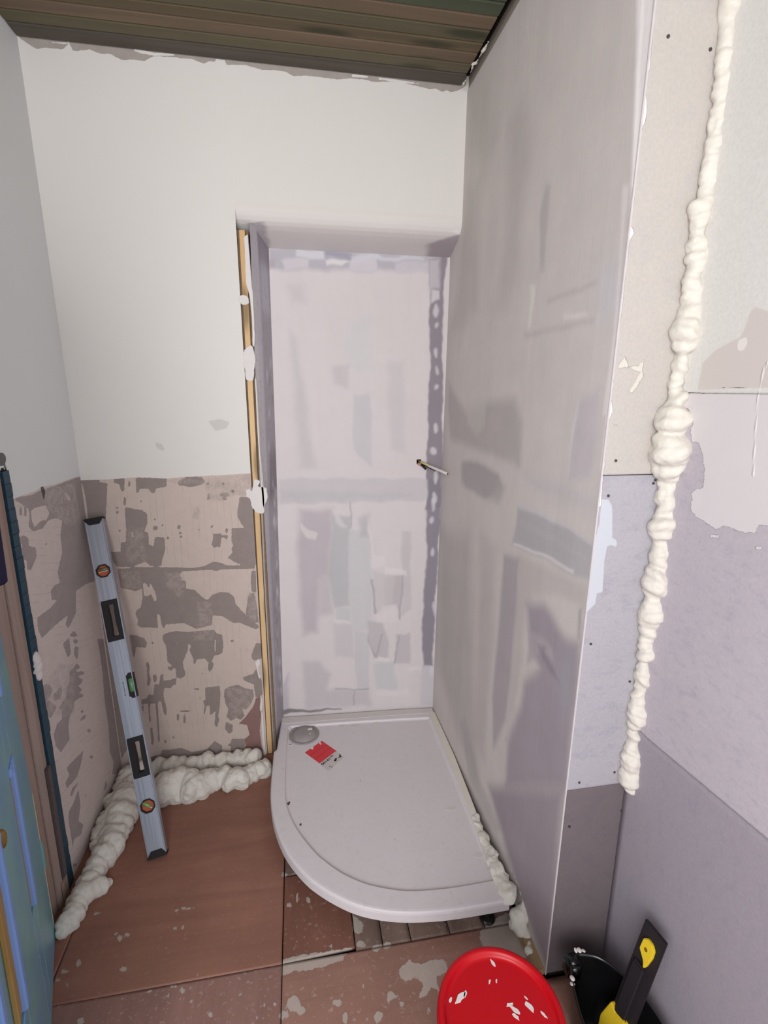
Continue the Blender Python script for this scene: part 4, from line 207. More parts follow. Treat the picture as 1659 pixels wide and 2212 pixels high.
def plain(name,c,rough=.5,spec=.4,metal=0,var=.12,sc=30,bump=0,g=1.0):
    k=N(name,rough,spec,metal); c=lin(c,g); n=k.noise(sc,4)
    k.col(k.mix(n,tuple(x*(1-var) for x in c),tuple(min(1,x*(1+var)) for x in c)))
    if bump: k.bump(k.noise(sc*3,5),bump)
    return k.m
def wall_mat(name,paint,adh,greyc,slant):
    k=N(name,.85,.15); x,y,z=k.sep()
    nf=k.noise(90,6,.65); nm=k.noise(22,6,.7); nb=k.noise(5,3)
    co=k.math('ADD',(x if slant==0 else k.math('ADD',z,k.math('MULTIPLY',y,.35))),k.math('MULTIPLY',k.noise(9,2),.012))
    fr=k.math('ABSOLUTE',k.math('SUBTRACT',k.math('FRACT',k.math('MULTIPLY',co,1/.0245)),.5))
    ln=k.mr(fr,0,.09,1,0)
    ln=k.math('MULTIPLY',ln,k.mr(k.noise(14,3),.42,.62))
    a=k.mix(nb,lin(adh,.94),lin(adh,1.06)); a=k.mix(k.mr(nm,.35,.75),a,lin(tuple(v*1.03 for v in adh)))
    a=k.mix(k.math('MULTIPLY',ln,.28),a,lin((150,134,126)))
    a=k.mix(k.mr(nf,.66,.74),a,lin(tuple(v*.86 for v in adh)))
    gg=k.mix(nm,lin(tuple(v*.92 for v in greyc)),lin(tuple(v*1.1 for v in greyc)))
    gg=k.mix(k.mr(nf,.62,.7,0,.6),gg,lin(tuple(min(255,v*1.28) for v in greyc)))
    isl=k.edge('island',.7,nf,.05); mg=k.math('MULTIPLY',k.edge('grey',1.0,nf,.05),k.math('SUBTRACT',1,isl))
    mt=k.math('MULTIPLY',k.edge('mottle',2.2,nm,.3),k.mr(k.noise(120,4),.44,.56)); 
    lower=k.mix(mg,a,gg)
    half=k.mix(.62,lower,k.mix(k.mr(k.noise(38,6,.7),.4,.6),lin(tuple(v*.98 for v in greyc)),lin(tuple(v*.97 for v in adh))))
    lower=k.mix(k.math('MULTIPLY',k.edge('mottle',2.6,nm,.5),.55),lower,half)
    lower=k.mix(k.math('MULTIPLY',mt,.2),lower,lin(tuple(min(255,v*1.22) for v in greyc)))
    br=k.mix(nm,lin((128,98,94)),lin((148,116,112)))
    lower=k.mix(k.edge('brick',.8,nf,.1),lower,br)
    p=k.mix(nb,lin(paint,.985),lin(paint,1.015)); p=k.mix(k.mr(nm,.55,.8,0,.35),p,lin(tuple(v*.98 for v in paint)))
    p=k.mix(k.math('MULTIPLY',k.edge('smudge',1.2,nm,.3),.3),p,lin((150,146,142)))
    tw=k.edge('topwhite',.5,nf,.06); tp=k.math('MULTIPLY',k.edge('top',.7,nf,.08),k.math('SUBTRACT',1,tw))
    p=k.mix(tp,p,k.mix(nm,lin((150,141,136)),lin((176,168,162))))
    ml=k.edge('low',.55,nf,.07)
    c=k.mix(ml,p,lower); c=k.mix(k.math('MULTIPLY',k.edge('dark',.25,nf,.05),.85),c,lin((66,64,62)))
    k.col(c)
    h=k.math('ADD',k.math('MULTIPLY',k.math('SUBTRACT',1,ml),1.2),k.math('MULTIPLY',k.math('MULTIPLY',ml,k.math('SUBTRACT',1,mg)),.8))
    h=k.math('SUBTRACT',h,k.math('MULTIPLY',k.math('MULTIPLY',ln,ml),.3)); h=k.math('SUBTRACT',h,k.math('MULTIPLY',tp,.8))
    h=k.math('ADD',h,k.math('MULTIPLY',nf,.22)); h=k.math('ADD',h,k.math('MULTIPLY',nm,.15))
    k.bump(h,.0016,.7); return k.m
def tone_mat(name,axis='z',streak=.05,mott=0,rough=.7,spec=.3,bumpd=.0006,flecks=True):
    """skimmed board: stored colour with trowel streaks running one way"""
    k=N(name,rough,spec)
    sv=k.scale({'z':(60,60,1.6),'y':(60,1.6,60)}[axis]); s1=k.noise(1,6,.7,sv,.8); s2=k.noise(1,4,.6,k.scale({'z':(14,14,1.0),'y':(14,1.0,14)}[axis]),.5); s3=k.noise(9,6,.65)
    gt=k.mr(k.noise(3.1,3),.35,.65,.25,1.3)
    n=k.math('ADD',k.math('MULTIPLY',k.math('MULTIPLY',k.math('SUBTRACT',s1,.5),gt),streak*2.2),k.math('MULTIPLY',k.math('SUBTRACT',s2,.5),streak*3)); n=k.math('ADD',n,k.math('MULTIPLY',k.math('SUBTRACT',s3,.5),streak*5)); n=k.math('ADD',n,1)
    base=k.attr('tone','Color'); v=k.t.nodes.new('ShaderNodeVectorMath'); v.operation='SCALE'; k.t.links.new(base,v.inputs[0]); k.t.links.new(n,v.inputs['Scale'])
    c=v.outputs[0]
    if mott: c=k.mix(k.math('MULTIPLY',k.mr(k.noise(55,6,.75),.52,.66),mott),c,lin((140,134,142)))
    if flecks: c=k.mix(k.mr(k.voro(7,k.scale((1.6,1.6,.35))),.010,.018,.5,0),c,lin((228,222,216)))
    k.col(c); k.bump(k.math('ADD',s1,k.math('ADD',s2,k.math('MULTIPLY',k.noise(60,5),.4))),bumpd,.8)
    k.put(k.b.inputs['Roughness'],k.mr(s1,.3,.7,rough-.12,rough+.1)); return k.m
def wood_mat(name,c1,c2,axis,rough=.6,knots=0,sc=1,g=1,dark=.6):
    k=N(name,rough,.25); s={'x':(1.2,22,22),'y':(22,1.2,22),'z':(22,22,1.2)}[axis]; s=tuple(v*sc for v in s)
    oi=k.t.nodes.new('ShaderNodeObjectInfo'); ad=k.t.nodes.new('ShaderNodeVectorMath'); ad.operation='ADD'; k.t.links.new(k.tc,ad.inputs[0])
    cb=k.t.nodes.new('ShaderNodeCombineXYZ'); 
    for i in range(3): k.t.links.new(k.math('MULTIPLY',oi.outputs['Random'],7.3+i),cb.inputs[i])
    k.t.links.new(cb.outputs[0],ad.inputs[1]); vec=ad.outputs[0]
    g1=k.noise(1,5,.6,k.scale(s,vec),.6); g2=k.noise(3,3,.5,vec)
    c=k.mix(k.mr(g1,.3,.7),lin(c1,g),lin(c2,g)); c=k.mix(k.mr(g2,.4,.7,0,.35),c,lin(tuple(v*.82 for v in c1),g))
    c=k.mix(k.math('MULTIPLY',oi.outputs['Random'],.3),c,lin(tuple(v*.9 for v in c2),g))
    if knots:
        kv=k.scale({'x':(2.2,9,9),'y':(9,2.2,9),'z':(9,9,2.2)}[axis],vec); d=k.voro(1,kv)
        c=k.mix(k.mr(d,.08,.24,min(1,dark*1.6),0),c,lin((48,50,34),g))
    k.col(c); k.bump(g1,.0006,.6); return k.m

# ---------------------------------------------------------------- surface shapes (measured; nothing here is quite plumb)
def xP(y,z): return XP-.026*np.clip((y+.87)/.95,0,1)*np.clip(1-z/2.0,0,1)
def yB(x,z):
    t=np.clip(z/2.1,0,1); s=np.clip((x-.68)/.71,0,1); return (.13*(1-s)+.085*s)*(1-t)+.14*t
def xRf(z): return np.interp(z,[0,.83,1.48,2.2],[.632,.632,.640,.652])
def xRb(z): return np.interp(z,[0,.14,1.29,2.04,2.2],[.677,.679,.699,.707,.709])
LEAN=.034
def xQ(z): return 1.592-.014*z
def dat(k): return lambda U,V: sdf(U,V,D[k])
far=lambda U,V: np.full(U.shape,-.12)
# ---------------------------------------------------------------- materials of the setting
M={}
M['back']=wall_mat('old_back_wall',(217,213,209),(194,178,170),(142,130,126),0)
M['left']=wall_mat('old_left_wall',(220,222,223),(206,194,190),(160,150,149),1)
M['part']=tone_mat('skimmed_partition','z',.04)
M['board']=tone_mat('skimmed_board','z',.02)
M['mitre']=tone_mat('taped_reveal','z',.03,.35,flecks=False); M['lint']=tone_mat('lintel_plaster','z',.01,0,.8,.15,.0003,False)
def panel_mat(name,a,b,c,mott=.5,stretch=(1,1,1),white=(224,218,214)):
    k=N(name,.75,.25); vec=k.scale(stretch)
    n1=k.noise(26,6,.7,vec); n2=k.noise(5,3,.5,vec); n3=k.noise(150,4,.6)
    col=k.mix(n2,lin(a),lin(b)); col=k.mix(k.math('MULTIPLY',k.mr(n1,.5,.68),mott),col,lin(c)); col=k.mix(k.mr(n1,.3,.42,.25,0),col,lin(tuple(min(255,v*1.06) for v in b)))
    col=k.mix(k.mr(n3,.3,.7,0,.08),col,(.02,.02,.02))
    nf=k.noise(110,6,.7)
    sk=k.edge('skim',1.3,nf,.06); skc=k.mix(k.noise(8,4),lin((207,200,202)),lin((214,209,210)))
    col=k.mix(sk,col,skc); 
    col=k.mix(k.edge('paint',.3,nf,.3),col,k.mix(n2,lin((217,214,210)),lin((220,218,215))))
    col=k.mix(k.edge('beige',.5,k.noise(12,3),.25),col,lin((203,194,190))); col=k.mix(k.edge('drop',.2,nf,.1),col,lin((222,216,213)))
    bd=k.edge('bead',.35,k.noise(60,4),.05); wh=k.edge('white',.5,nf,.12); sm=k.edge('smear',.9,nf,.08)
    col=k.mix(wh,col,lin((188,190,198))); col=k.mix(bd,col,lin(white)); col=k.mix(k.math('MULTIPLY',sm,.65),col,lin((212,206,196)))
    col=k.mix(k.edge('crack',.1,nf,.03),col,lin((120,112,112))); rd=k.edge('ridge',.15,nf,.15); col=k.mix(k.math('MULTIPLY',rd,.8),col,lin((226,222,222)))
    k.col(col)
    h=k.math('ADD',k.math('MULTIPLY',sk,1),k.math('MULTIPLY',bd,1.6)); h=k.math('ADD',h,k.math('ADD',k.math('MULTIPLY',sm,1.2),k.math('MULTIPLY',rd,1)))
    h=k.math('ADD',h,k.math('MULTIPLY',nf,.3)); k.bump(h,.0012,.8); return k.m
M['ret_top']=panel_mat('beige_cement_board',(182,176,170),(188,181,176),(178,172,174),.5)
M['ret_mid']=panel_mat('lavender_cement_board',(164,160,167),(171,167,174),(148,146,158),.5,(1,1,1.6))
M['ret_low']=panel_mat('dark_cement_board',(116,107,108),(108,98,103),(98,90,98),.4)
M['right_top']=panel_mat('painted_plaster',(217,214,210),(217,214,210),(214,211,208),.1)
M['right_mid']=panel_mat('lavender_wall_board',(184,175,183),(190,182,189),(160,154,170),.42,(1,1.2,2.4))
M['right_low']=panel_mat('grey_wall_board',(162,152,159),(156,150,162),(138,136,152),.3,(1,1.4,.8))
M['void']=plain('dark_void',(34,28,24),.9,.1)
M['raw']=plain('raw_plaster_edge',(150,140,130),.9,.1)
M['brown']=plain('crumbling_brown_mortar',(128,108,88),.95,.05,var=.35,sc=60,bump=.003)
M['foam']=None
def foam_mat(name,c1,c2):
    k=N(name,.55,.35); n=k.noise(14,4); k.col(k.mix(n,lin(c1),lin(c2))); k.bump(k.noise(120,5),.0012,.6)
    k.b.inputs['Subsurface Weight'].default_value=.12; k.b.inputs['Subsurface Radius'].default_value=(.02,.016,.01); k.b.inputs['Subsurface Scale'].default_value=.5; return k.m
M['foam']=foam_mat('cream_foam',(214,209,201),(204,197,187))
M['foam_pale']=foam_mat('pale_foam',(220,215,207),(204,199,192))
M['plaster']=plain('white_filler',(216,210,208),.8,.2,var=.05,bump=.001)
for i,(a,b) in enumerate([((114,101,80),(98,86,66)),((108,101,80),(94,88,68)),((122,104,86),(104,88,72)),((84,90,72),(72,78,62))]):
    M['deck%d'%i]=wood_mat('treated_ceiling_board_%s'%'abcd'[i],a,b,'x',.75,1,.8,1,.45)
M['deck4']=wood_mat('hazy_ceiling_board',(98,90,82),(84,78,70),'x',.8,1,.8)
def ply_mat(name,c1,c2,axis,dust=.5,g=1):
    k=N(name,.6,.3); s={'x':(1.0,9,9),'y':(9,1.0,9)}[axis]
    a=k.noise(1,5,.6,k.scale(s),1.0); b=k.noise(3.2,3); c=k.mix(k.mr(a,.3,.7),lin(c1,g),lin(c2,g)); c=k.mix(k.mr(b,.35,.7,0,.6),c,lin(tuple(v*.84 for v in c1),g))
    fine=k.noise(1,4,.6,k.scale({'x':(6,120,120),'y':(120,6,120)}[axis])); c=k.mix(k.mr(fine,.5,.75,0,.25),c,lin(tuple(v*.75 for v in c1),g))
    dn=k.noise(70,6,.75); c=k.mix(k.math('MULTIPLY',k.mr(dn,.56,.66),dust),c,lin((196,180,172),g))
    k_=k.math('MULTIPLY',k.mr(k.voro(19,k.scale((1.4,.8,1))),.03,.09,1,0),k.mr(k.noise(3,2),.55,.66)); c=k.mix(k.math('MULTIPLY',k_,.75*min(1,dust*2)),c,lin((214,202,194),g))
    w=k.edge('white',2.4,k.noise(1,6,.75,k.scale((62,24,60))),.12); c=k.mix(k.math('MULTIPLY',w,.8),c,k.mix(k.noise(40,4),lin((170,158,150),g),lin((186,176,168),g)))
    k.col(c); k.bump(k.math('ADD',k.math('MULTIPLY',w,1.0),k.math('MULTIPLY',a,.3)),.001,.7); return k.m
M['ply_a']=ply_mat('red_brown_plywood',(152,108,92),(136,94,80),'x',.12)
M['ply_b']=ply_mat('dark_red_plywood',(134,92,78),(118,78,66),'y',.3)
M['ply_c']=ply_mat('dusty_plywood',(154,116,103),(140,103,90),'x',.35)
M['ply_d']=ply_mat('pinkish_plywood',(150,114,105),(136,100,92),'y',.4)
M['old_boards']=ply_mat('grey_floorboards',(140,118,108),(110,90,82),'y',.3)
# ---------------------------------------------------------------- back wall
def hole_back(U,V): return ((U>.604)&(V<2.122))|((U>.604)&(V<2.20))
A=lambda p,extra=('grey','island','mottle','brick','dark','smudge','topwhite','top','low'): {k:(dat(p+'_'+k) if p+'_'+k in D else far) for k in extra}
wb=gridmesh('wall_back',rng(-.02,1.43,.005),rng(-.03,2.66,.005),lambda U,V:(U,0*U,V),M['back'],attrs=A('back'),hole=hole_back)
tag(wb,'white painted back wall above stripped tile adhesive, beside the shower recess',kind='structure')
box('unseen_wall_fill',-.3,.602,.006,.3,-.05,2.7,M['raw'],wb,0); box('unseen_wall_fill',.602,1.6,.20,.3,-.05,2.7,M['raw'],wb,0); box('unseen_wall_fill',.602,1.6,.16,.3,2.22,2.7,M['raw'],wb,0)
box('mortar_edge',.598,.645,.012,.2,-.03,2.12,M['brown'],wb,.002)
# rounded lintel above the recess
prof=[(0.0,2.205),(0,2.19),(.002,2.178),(.006,2.166),(.014,2.153),(.026,2.143),(.045,2.133),(.07,2.123),(.10,2.112),(.16,2.09)]
py=np.array([p[0] for p in prof]); pz=np.array([p[1] for p in prof]); ps=np.linspace(0,1,len(prof))
def lint(U,V): return (U,np.interp(V,ps,py)-.0002,np.interp(V,ps,pz))
lt=tones
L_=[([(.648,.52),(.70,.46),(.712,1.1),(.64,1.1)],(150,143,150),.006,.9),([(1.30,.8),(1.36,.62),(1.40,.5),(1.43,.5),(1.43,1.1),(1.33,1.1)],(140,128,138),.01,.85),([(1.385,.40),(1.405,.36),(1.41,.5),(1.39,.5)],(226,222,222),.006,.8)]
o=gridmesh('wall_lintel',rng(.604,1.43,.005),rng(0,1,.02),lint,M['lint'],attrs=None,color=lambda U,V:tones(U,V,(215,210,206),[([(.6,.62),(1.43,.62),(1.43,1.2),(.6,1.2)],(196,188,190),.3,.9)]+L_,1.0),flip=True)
tag(o,'rounded white plaster lintel over the shower recess',kind='structure')
# recess back board
o=gridmesh('wall_recess',rng(.66,1.43,.004),rng(.05,2.14,.004),lambda U,V:(U,yB(U,V),V),M['board'],color=lambda U,V:tones(U,V,(208,200,201),D['board_tone'],1.0),
  hole=lambda U,V:(np.hypot(U-D['hole'][0],V-D['hole'][2])<.0125))
tag(o,'skimmed white board at the back of the shower recess',kind='structure')
bm=bmesh.new(); hx,hy,hz=D['hole']
for (r,y0,y1) in ((.0135,.0,.05),):
    n=20; a=[bm.verts.new((hx+r*math.cos(t*2*math.pi/n),hy+y0,hz+r*math.sin(t*2*math.pi/n))) for t in range(n)]; b=[bm.verts.new((v.co.x,hy+y1,v.co.z)) for v in a]
    for i in range(n): bm.faces.new((a[i],a[(i+1)%n],b[(i+1)%n],b[i]))
    bm.faces.new(b)
frombm('pipe_hole',bm,M['void'],o)
# left reveal of the recess
def rev(U,V):
    xf=xRf(V); xb=xRb(V); return (xf+(xb-xf)*U,U*(yB(xb,V)+.004),V)
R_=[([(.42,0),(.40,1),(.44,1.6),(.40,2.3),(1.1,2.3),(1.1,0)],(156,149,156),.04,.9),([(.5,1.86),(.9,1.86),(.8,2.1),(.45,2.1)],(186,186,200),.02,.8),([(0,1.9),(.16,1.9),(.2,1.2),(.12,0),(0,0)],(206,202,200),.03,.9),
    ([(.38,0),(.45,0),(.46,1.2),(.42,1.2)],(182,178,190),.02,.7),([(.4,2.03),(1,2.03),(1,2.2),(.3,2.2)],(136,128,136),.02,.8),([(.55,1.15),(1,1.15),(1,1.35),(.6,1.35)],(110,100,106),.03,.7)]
for i in range(46):
    zc=random.uniform(.15,1.7); uc=random.uniform(.55,.98); R_.append(([(uc-.06,zc-.012),(uc+.05,zc-.014),(uc+.07,zc+.015),(uc-.04,zc+.02)],random.choice([(212,206,210),(192,190,202),(140,132,140)]),.012,.75))
o=gridmesh('wall_reveal',rng(0,1,.03),rng(-.02,2.14,.006),rev,M['mitre'],color=lambda U,V:tones(U,V,(192,188,194),R_,1.0),flip=True)
tag(o,'taped and skimmed left reveal of the shower recess',kind='structure')
# partition side
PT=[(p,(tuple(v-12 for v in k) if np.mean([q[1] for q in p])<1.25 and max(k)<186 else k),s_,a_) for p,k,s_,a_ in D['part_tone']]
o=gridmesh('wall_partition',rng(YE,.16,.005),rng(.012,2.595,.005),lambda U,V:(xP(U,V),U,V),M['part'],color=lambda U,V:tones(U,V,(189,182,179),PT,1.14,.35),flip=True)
tag(o,'skim coated grey partition wall to the right of the shower tray',kind='structure')
box('stud_core',XP+.004,XQ+.1,YE+.012,.18,.0,2.66,M['raw'],o,0)
box('edge_strip',XP-.0008,XP+.003,YE-.001,YE+.003,.012,2.59,plain('skimmed_edge',(196,188,190),.8,.2,var=.1,sc=40),o,.0006)
box('sole_plate',1.385,XP+.003,-1.012,-.86,0,.026,wood_mat('pale_softwood',(168,142,112),(140,114,84),'y'),o,.002)
# return wall: three boards
RA={k:(lambda kk:(lambda U,V: sdf(U,V,D['ret_'+kk])))(kk) for k,kk in (('bead','bead'),('white','white'),('smear','foamsmear'))}
for k in ('skim','paint','beige','drop','crack','ridge'): RA[k]=far
wr=box('wall_return',XP+.012,XQ+.08,YE+.004,YE+.012,0,2.66,M['void'],None,0); tag(wr,'narrow return of the partition, clad with three cement boards',kind='structure')
def boardgrid(name,u0,u1,v0,v1,fn,mat,parent,attrs,label,flip=False,step=.004,thick=None):
    p=gridmesh(name,rng(u0,u1,step),rng(v0,v1,step),fn,mat,parent,attrs=attrs,flip=flip)
    m=p.modifiers.new('thickness','SOLIDIFY'); m.thickness=.008; m.offset=-1; tag(p,label); return p
pr=[boardgrid('panel',XP+.001,1.600,1.4155,2.64,lambda U,V:(U,YE+0*U,V),M['ret_top'],wr,RA,'beige upper cement board'),
    boardgrid('panel',XP+.001,1.600,.6235,1.4135,lambda U,V:(U,YE+0*U,V),M['ret_mid'],wr,RA,'pale lavender middle cement board'),
    boardgrid('panel',XP+.001,1.600,.012,.6195,lambda U,V:(U,YE+.002+0*U,V),M['ret_low'],wr,RA,'dark grey lower cement board')]
M['screw']=plain('dark_screw',(84,76,76),.5,.5,.4)
sc_me=None
for x,zz in D['ret_screw']:
    pa=pr[0] if zz>1.4145 else pr[1] if zz>.62 else pr[2]
    if sc_me is None:
        bm=bmesh.new(); lathe(bm,[(0,.0004),(.0012,.0004),(.0014,.0016),(.0038,.0016),(.0042,0),(.0042,-.002)],14)
        bmesh.ops.rotate(bm,verts=bm.verts,cent=(0,0,0),matrix=Matrix.Rotation(math.pi/2,3,'X')); bmesh.ops.recalc_face_normals(bm,faces=bm.faces)
        sc_me=bpy.data.meshes.new('screw'); bm.to_mesh(sc_me); bm.free(); sc_me.materials.append(M['screw'])
    s=bpy.data.objects.new('screw',sc_me); COL.objects.link(s); s.location=(x,YE-.0001,zz); s.parent=pa; s.scale=(.75,1,.75)
# right wall
wR=box('wall_right',1.606,1.70,-1.752,YE+.02,-.03,2.66,M['void'],None,0); tag(wR,'right hand wall of painted plaster over grey boards',kind='structure')
QA={'skim':dat('right_skim'),'beige':dat('right_beige'),'drop':dat('right_drop'),'crack':dat('right_crack'),'ridge':dat('right_ridge'),'paint':far,'bead':far,'white':far,'smear':far}
def zs(U): return .794+.11*np.clip(-1.07-U,0,.8)
flatR=lambda U,V:(xQ(V),U,V)
boardgrid('panel',-1.75,YE+.003,1.5845,2.64,flatR,M['right_top'],wR,{**QA,'skim':far},'white painted upper wall',False,.005)
boardgrid('panel',-1.75,YE+.003,0,1,lambda U,V:(xQ(zs(U)+(1.5825-zs(U))*V),U,zs(U)+.0015+(1.584-zs(U)-.0015)*V),M['right_mid'],wR,{k:((lambda f:(lambda U,V:f(U,zs(U)+(1.5825-zs(U))*V)))(f)) for k,f in QA.items()},'mottled lavender board with a skimmed white patch',False,.0055)
boardgrid('panel',-1.75,YE+.003,0,1,lambda U,V:(xQ(zs(U)*V)+.001,U,(zs(U)-.0015)*V),M['right_low'],wR,{k:far for k in QA},'grey lavender lower board',False,.02)
box('seam_batten',1.584,1.592,-1.7,YE,.78,.84,M['brown'],wR,0)
# left wall
def lf(U,V): return (0*U+.0015*np.sin(U*9)*0,U,V)
def hole_left(U,V): return (U< -.499+LEAN*V)&(V<1.365+.01*np.sin(U*90))
wl=gridmesh('wall_left',rng(-.56,.02,.005),rng(-.03,2.66,.005),lf,M['left'],attrs=A('left'),hole=hole_left,flip=False)
tag(wl,'left hand wall, painted above and stripped to old adhesive below',kind='structure')
box('unseen_wall_fill',-.15,-.004,-.45,.05,-.03,2.66,M['raw'],wl,0); box('unseen_wall_fill',-.15,-.0,-1.75,-.565,2.06,2.66,M['plaster'],wl,0); box('unseen_wall_fill',-.15,0,-1.75,-1.56,-.03,2.06,M['plaster'],wl,0); box('unseen_wall_fill',-.20,-.152,-1.7,-.40,-.03,2.1,M['plaster'],wl,0)  # last box: added unseen slab blocking light through the door opening
def skew(x,y,z): return (x,y+LEAN*z,z)
M['teal_dark']=plain('dark_teal_paint',(34,66,84),.45,.4,var=.3,sc=40,bump=.001)
M['pinkwood']=wood_mat('scuffed_pinkish_timber',(172,156,150),(150,120,106),'z',.7,0,.7)
M['greywood']=wood_mat('dark_worn_timber',(110,98,98),(84,74,76),'z',.7)
M['green']=None
bm=bmesh.new(); 
for i in range(39):
    z0=i*.035; d=random.uniform(-.0025,.0025); bbox(bm,-.01,.006,-.531,-.4985+d,z0,z0+.036,0,skew)
t2=frombm('trim_2',bm,M['teal_dark']); tag(t2,'dark teal painted strip at the edge of the left wall by the door',kind='structure')
t1=box('trim_1',-.12,.001,-.672,-.534,0,2.05,M['pinkwood'],None,.003,skew); tag(t1,'scuffed pinkish timber door lining beside the blue green door',kind='structure')
box('timber_strip',.001,.010,-.556,-.534,.075,.47,M['greywood'],t1,.002,skew)
box('timber_strip',.001,.008,-.575,-.534,.0,.072,M['pinkwood'],t1,.002,skew)
box('timber_strip',.001,.006,-.60,-.562,.0,1.9,M['pinkwood'],t1,.002,skew)
# filler dabs on the teal strip
def blobs(name,L,mat,parent,scale=(1,1,1),vox=None,sub=2,smooth=True):
    bm=bmesh.new()
    for (x,y,z,r) in L:
        m=Matrix.Translation((x,y,z))@Matrix.Rotation(random.uniform(-.5,.5),4,'X')@Matrix.Rotation(random.uniform(-.5,.5),4,'Y')@Matrix.Diagonal((scale[0]*r,scale[1]*r,scale[2]*r,1))
        bmesh.ops.create_icosphere(bm,subdivisions=sub,radius=1,matrix=m)
    return frombm(name,bm,mat,parent,smooth,False)
blobs('filler_dab',[(.006,-.50+LEAN*.77-.012,.76+i*.018,.014+.006*random.random()) for i in range(4)],M['plaster'],t2,(.5,1,1.2))
# ceiling
ce=box('ceiling',-.15,1.72,YN,.3,2.64,2.70,M['void'],None,0); tag(ce,'ceiling clad in dark green brown treated timber boards',kind='structure')
edges=[-.002,-.068,-.121,-.176,-.223,-.279,-.336]
while edges[-1]>YN: edges.append(edges[-1]-.054)
base_me={}
mats=[4,1,2,0,1,2,3,3,0,1,2,0]
for i,(a,b) in enumerate(zip(edges,edges[1:])):
    bm=bmesh.new(); wv=a-b-.003
    q=[(-wv/2,.004),(-wv/2+.004,0),(wv/2-.004,0),(wv/2,.004),(wv/2,.02),(-wv/2,.02)]
    L0=[bm.verts.new((.003,y,z)) for y,z in q]; L1=[bm.verts.new((1.386,y,z)) for y,z in q]
    for j in range(6): bm.faces.new((L0[j],L0[(j+1)%6],L1[(j+1)%6],L1[j]))
    bm.faces.new(L0); bm.faces.new(L1[::-1])
    o=frombm('ceiling_board',bm,M['deck%d'%mats[i%12 if i<12 else 1+i%11]],ce); o.location=(0,(a+b)/2,2.606+random.uniform(0,.0015))
box('ceiling_board',1.42,XQ-.002,YN,YE-.03,2.60,2.62,M['deck0'],ce,.002)
# floor
fl=box('floor',-.2,1.7,YN,.3,-.08,-.022,M['void'],None,0); tag(fl,'floor of reddish plywood sheets over old boards',kind='structure')
def sheet(name,pts,z,mat,step=.006,label=None,th=.012):
    p=np.array(pts); x0,y0=p.min(0); x1,y1=p.max(0)
    hole=(lambda U,V: sdf(U,V,[pts],.05)<0) if len(pts)!=4 else None
    if len(pts)==4:
        p4=np.array(pts)  # order: (x0,y1),(x1,y1),(x1,y0),(x0,y0)
        nu=max(2,int((x1-x0)/step)); nv=max(2,int((y1-y0)/step)); S,T_=np.linspace(0,1,nu),np.linspace(0,1,nv)
        def fn(U,V):
            a=p4[3][None,None]*(1-U[...,None])+p4[2][None,None]*U[...,None]; b=p4[0][None,None]*(1-U[...,None])+p4[1][None,None]*U[...,None]; q=a*(1-V[...,None])+b*V[...,None]; return q[...,0],q[...,1],z+0*U
        def wa(U,V): x,y,_=fn(U,V); return sdf(x,y,D['floor_white'])
        o=gridmesh(name,S,T_,fn,mat,fl,attrs={'white':wa})
    else:
        o=gridmesh(name,rng(x0,x1,step),rng(y0,y1,step),lambda U,V:(U,V,z+0*U),mat,fl,attrs={'white':lambda U,V:sdf(U,V,D['floor_white'])},hole=hole)
    m=o.modifiers.new('thickness','SOLIDIFY'); m.thickness=th; m.offset=-1
    if label: tag(o,label)
    return o
sheet('plywood_sheet',[(.071,.0),(.6915,.0),(.6905,-.8625),(.071,-.8625)],0,M['ply_a'],.006,'large clean red brown plywood sheet')
sheet('plywood_sheet',[(-.1,.0),(.0685,.0),(.0685,-.8625),(-.1,-.8625)],0,M['ply_a'])
sheet('plywood_sheet',[(-.1,-.8645),(.691,-.8645),(.691,-1.9),(-.1,-1.9)],-.001,M['ply_d'],.006,'pinkish dusty plywood sheet')
sheet('plywood_sheet',[(.6935,-.597),(.899,-.597),(.901,-.852),(.6935,-.860)],-.003,M['ply_b'],.005,'small dark red plywood sheet')
sheet('plywood_sheet',[(.6935,-.8645),(1.412,-.866),(1.412,-1.9),(.6935,-1.9)],-.001,M['ply_c'],.006,'plaster splashed plywood sheet')
sheet('plywood_sheet',[(1.414,-1.022),(1.6,-1.022),(1.6,-1.9),(1.414,-1.9)],-.001,M['ply_c'],.02)
sheet('plywood_sheet',[(-.1,-1.903),(1.6,-1.903),(1.6,YN),(-.1,YN)],-.001,M['ply_d'],.03)
bx=[.694,.80,.904,.985,1.07,1.19,1.30,1.41]
for i,(a,b) in enumerate(zip(bx,bx[1:])):
    yf=-.594 if b<.905 else -.862
    sheet('floorboard',[(a,.13),(b-.003,.13),(b-.003,yf),(a,yf)],-.005,M['old_boards'],.01)

# ---------------------------------------------------------------- shower tray
tray=empty('shower_tray',(1.04,-.36,0)); tag(tray,'white quadrant shower tray filling the recess, raised on feet, with a curved front edge','shower tray')
def resamp(P,n,closed=True):
    P=np.array(P,float); Q=np.vstack([P,P[:1]]) if closed else P
    s=np.r_[0,np.cumsum(np.hypot(*(Q[1:]-Q[:-1]).T))]; t=np.linspace(0,s[-1],n,endpoint=not closed); return np.stack([np.interp(t,s,Q[:,0]),np.interp(t,s,Q[:,1])],-1)
def spline(P,k=6):
    P=[np.array(p,float) for p in P]; o=[]
    for i in range(len(P)-1):
        p0=P[max(i-1,0)];p1=P[i];p2=P[i+1];p3=P[min(i+2,len(P)-1)]
        for j in range(k):
            t=j/k; o.append(.5*((2*p1)+(-p0+p2)*t+(2*p0-5*p1+4*p2-p3)*t*t+(-p0+3*p1-3*p2+p3)*t**3))
    o.append(P[-1]); return o
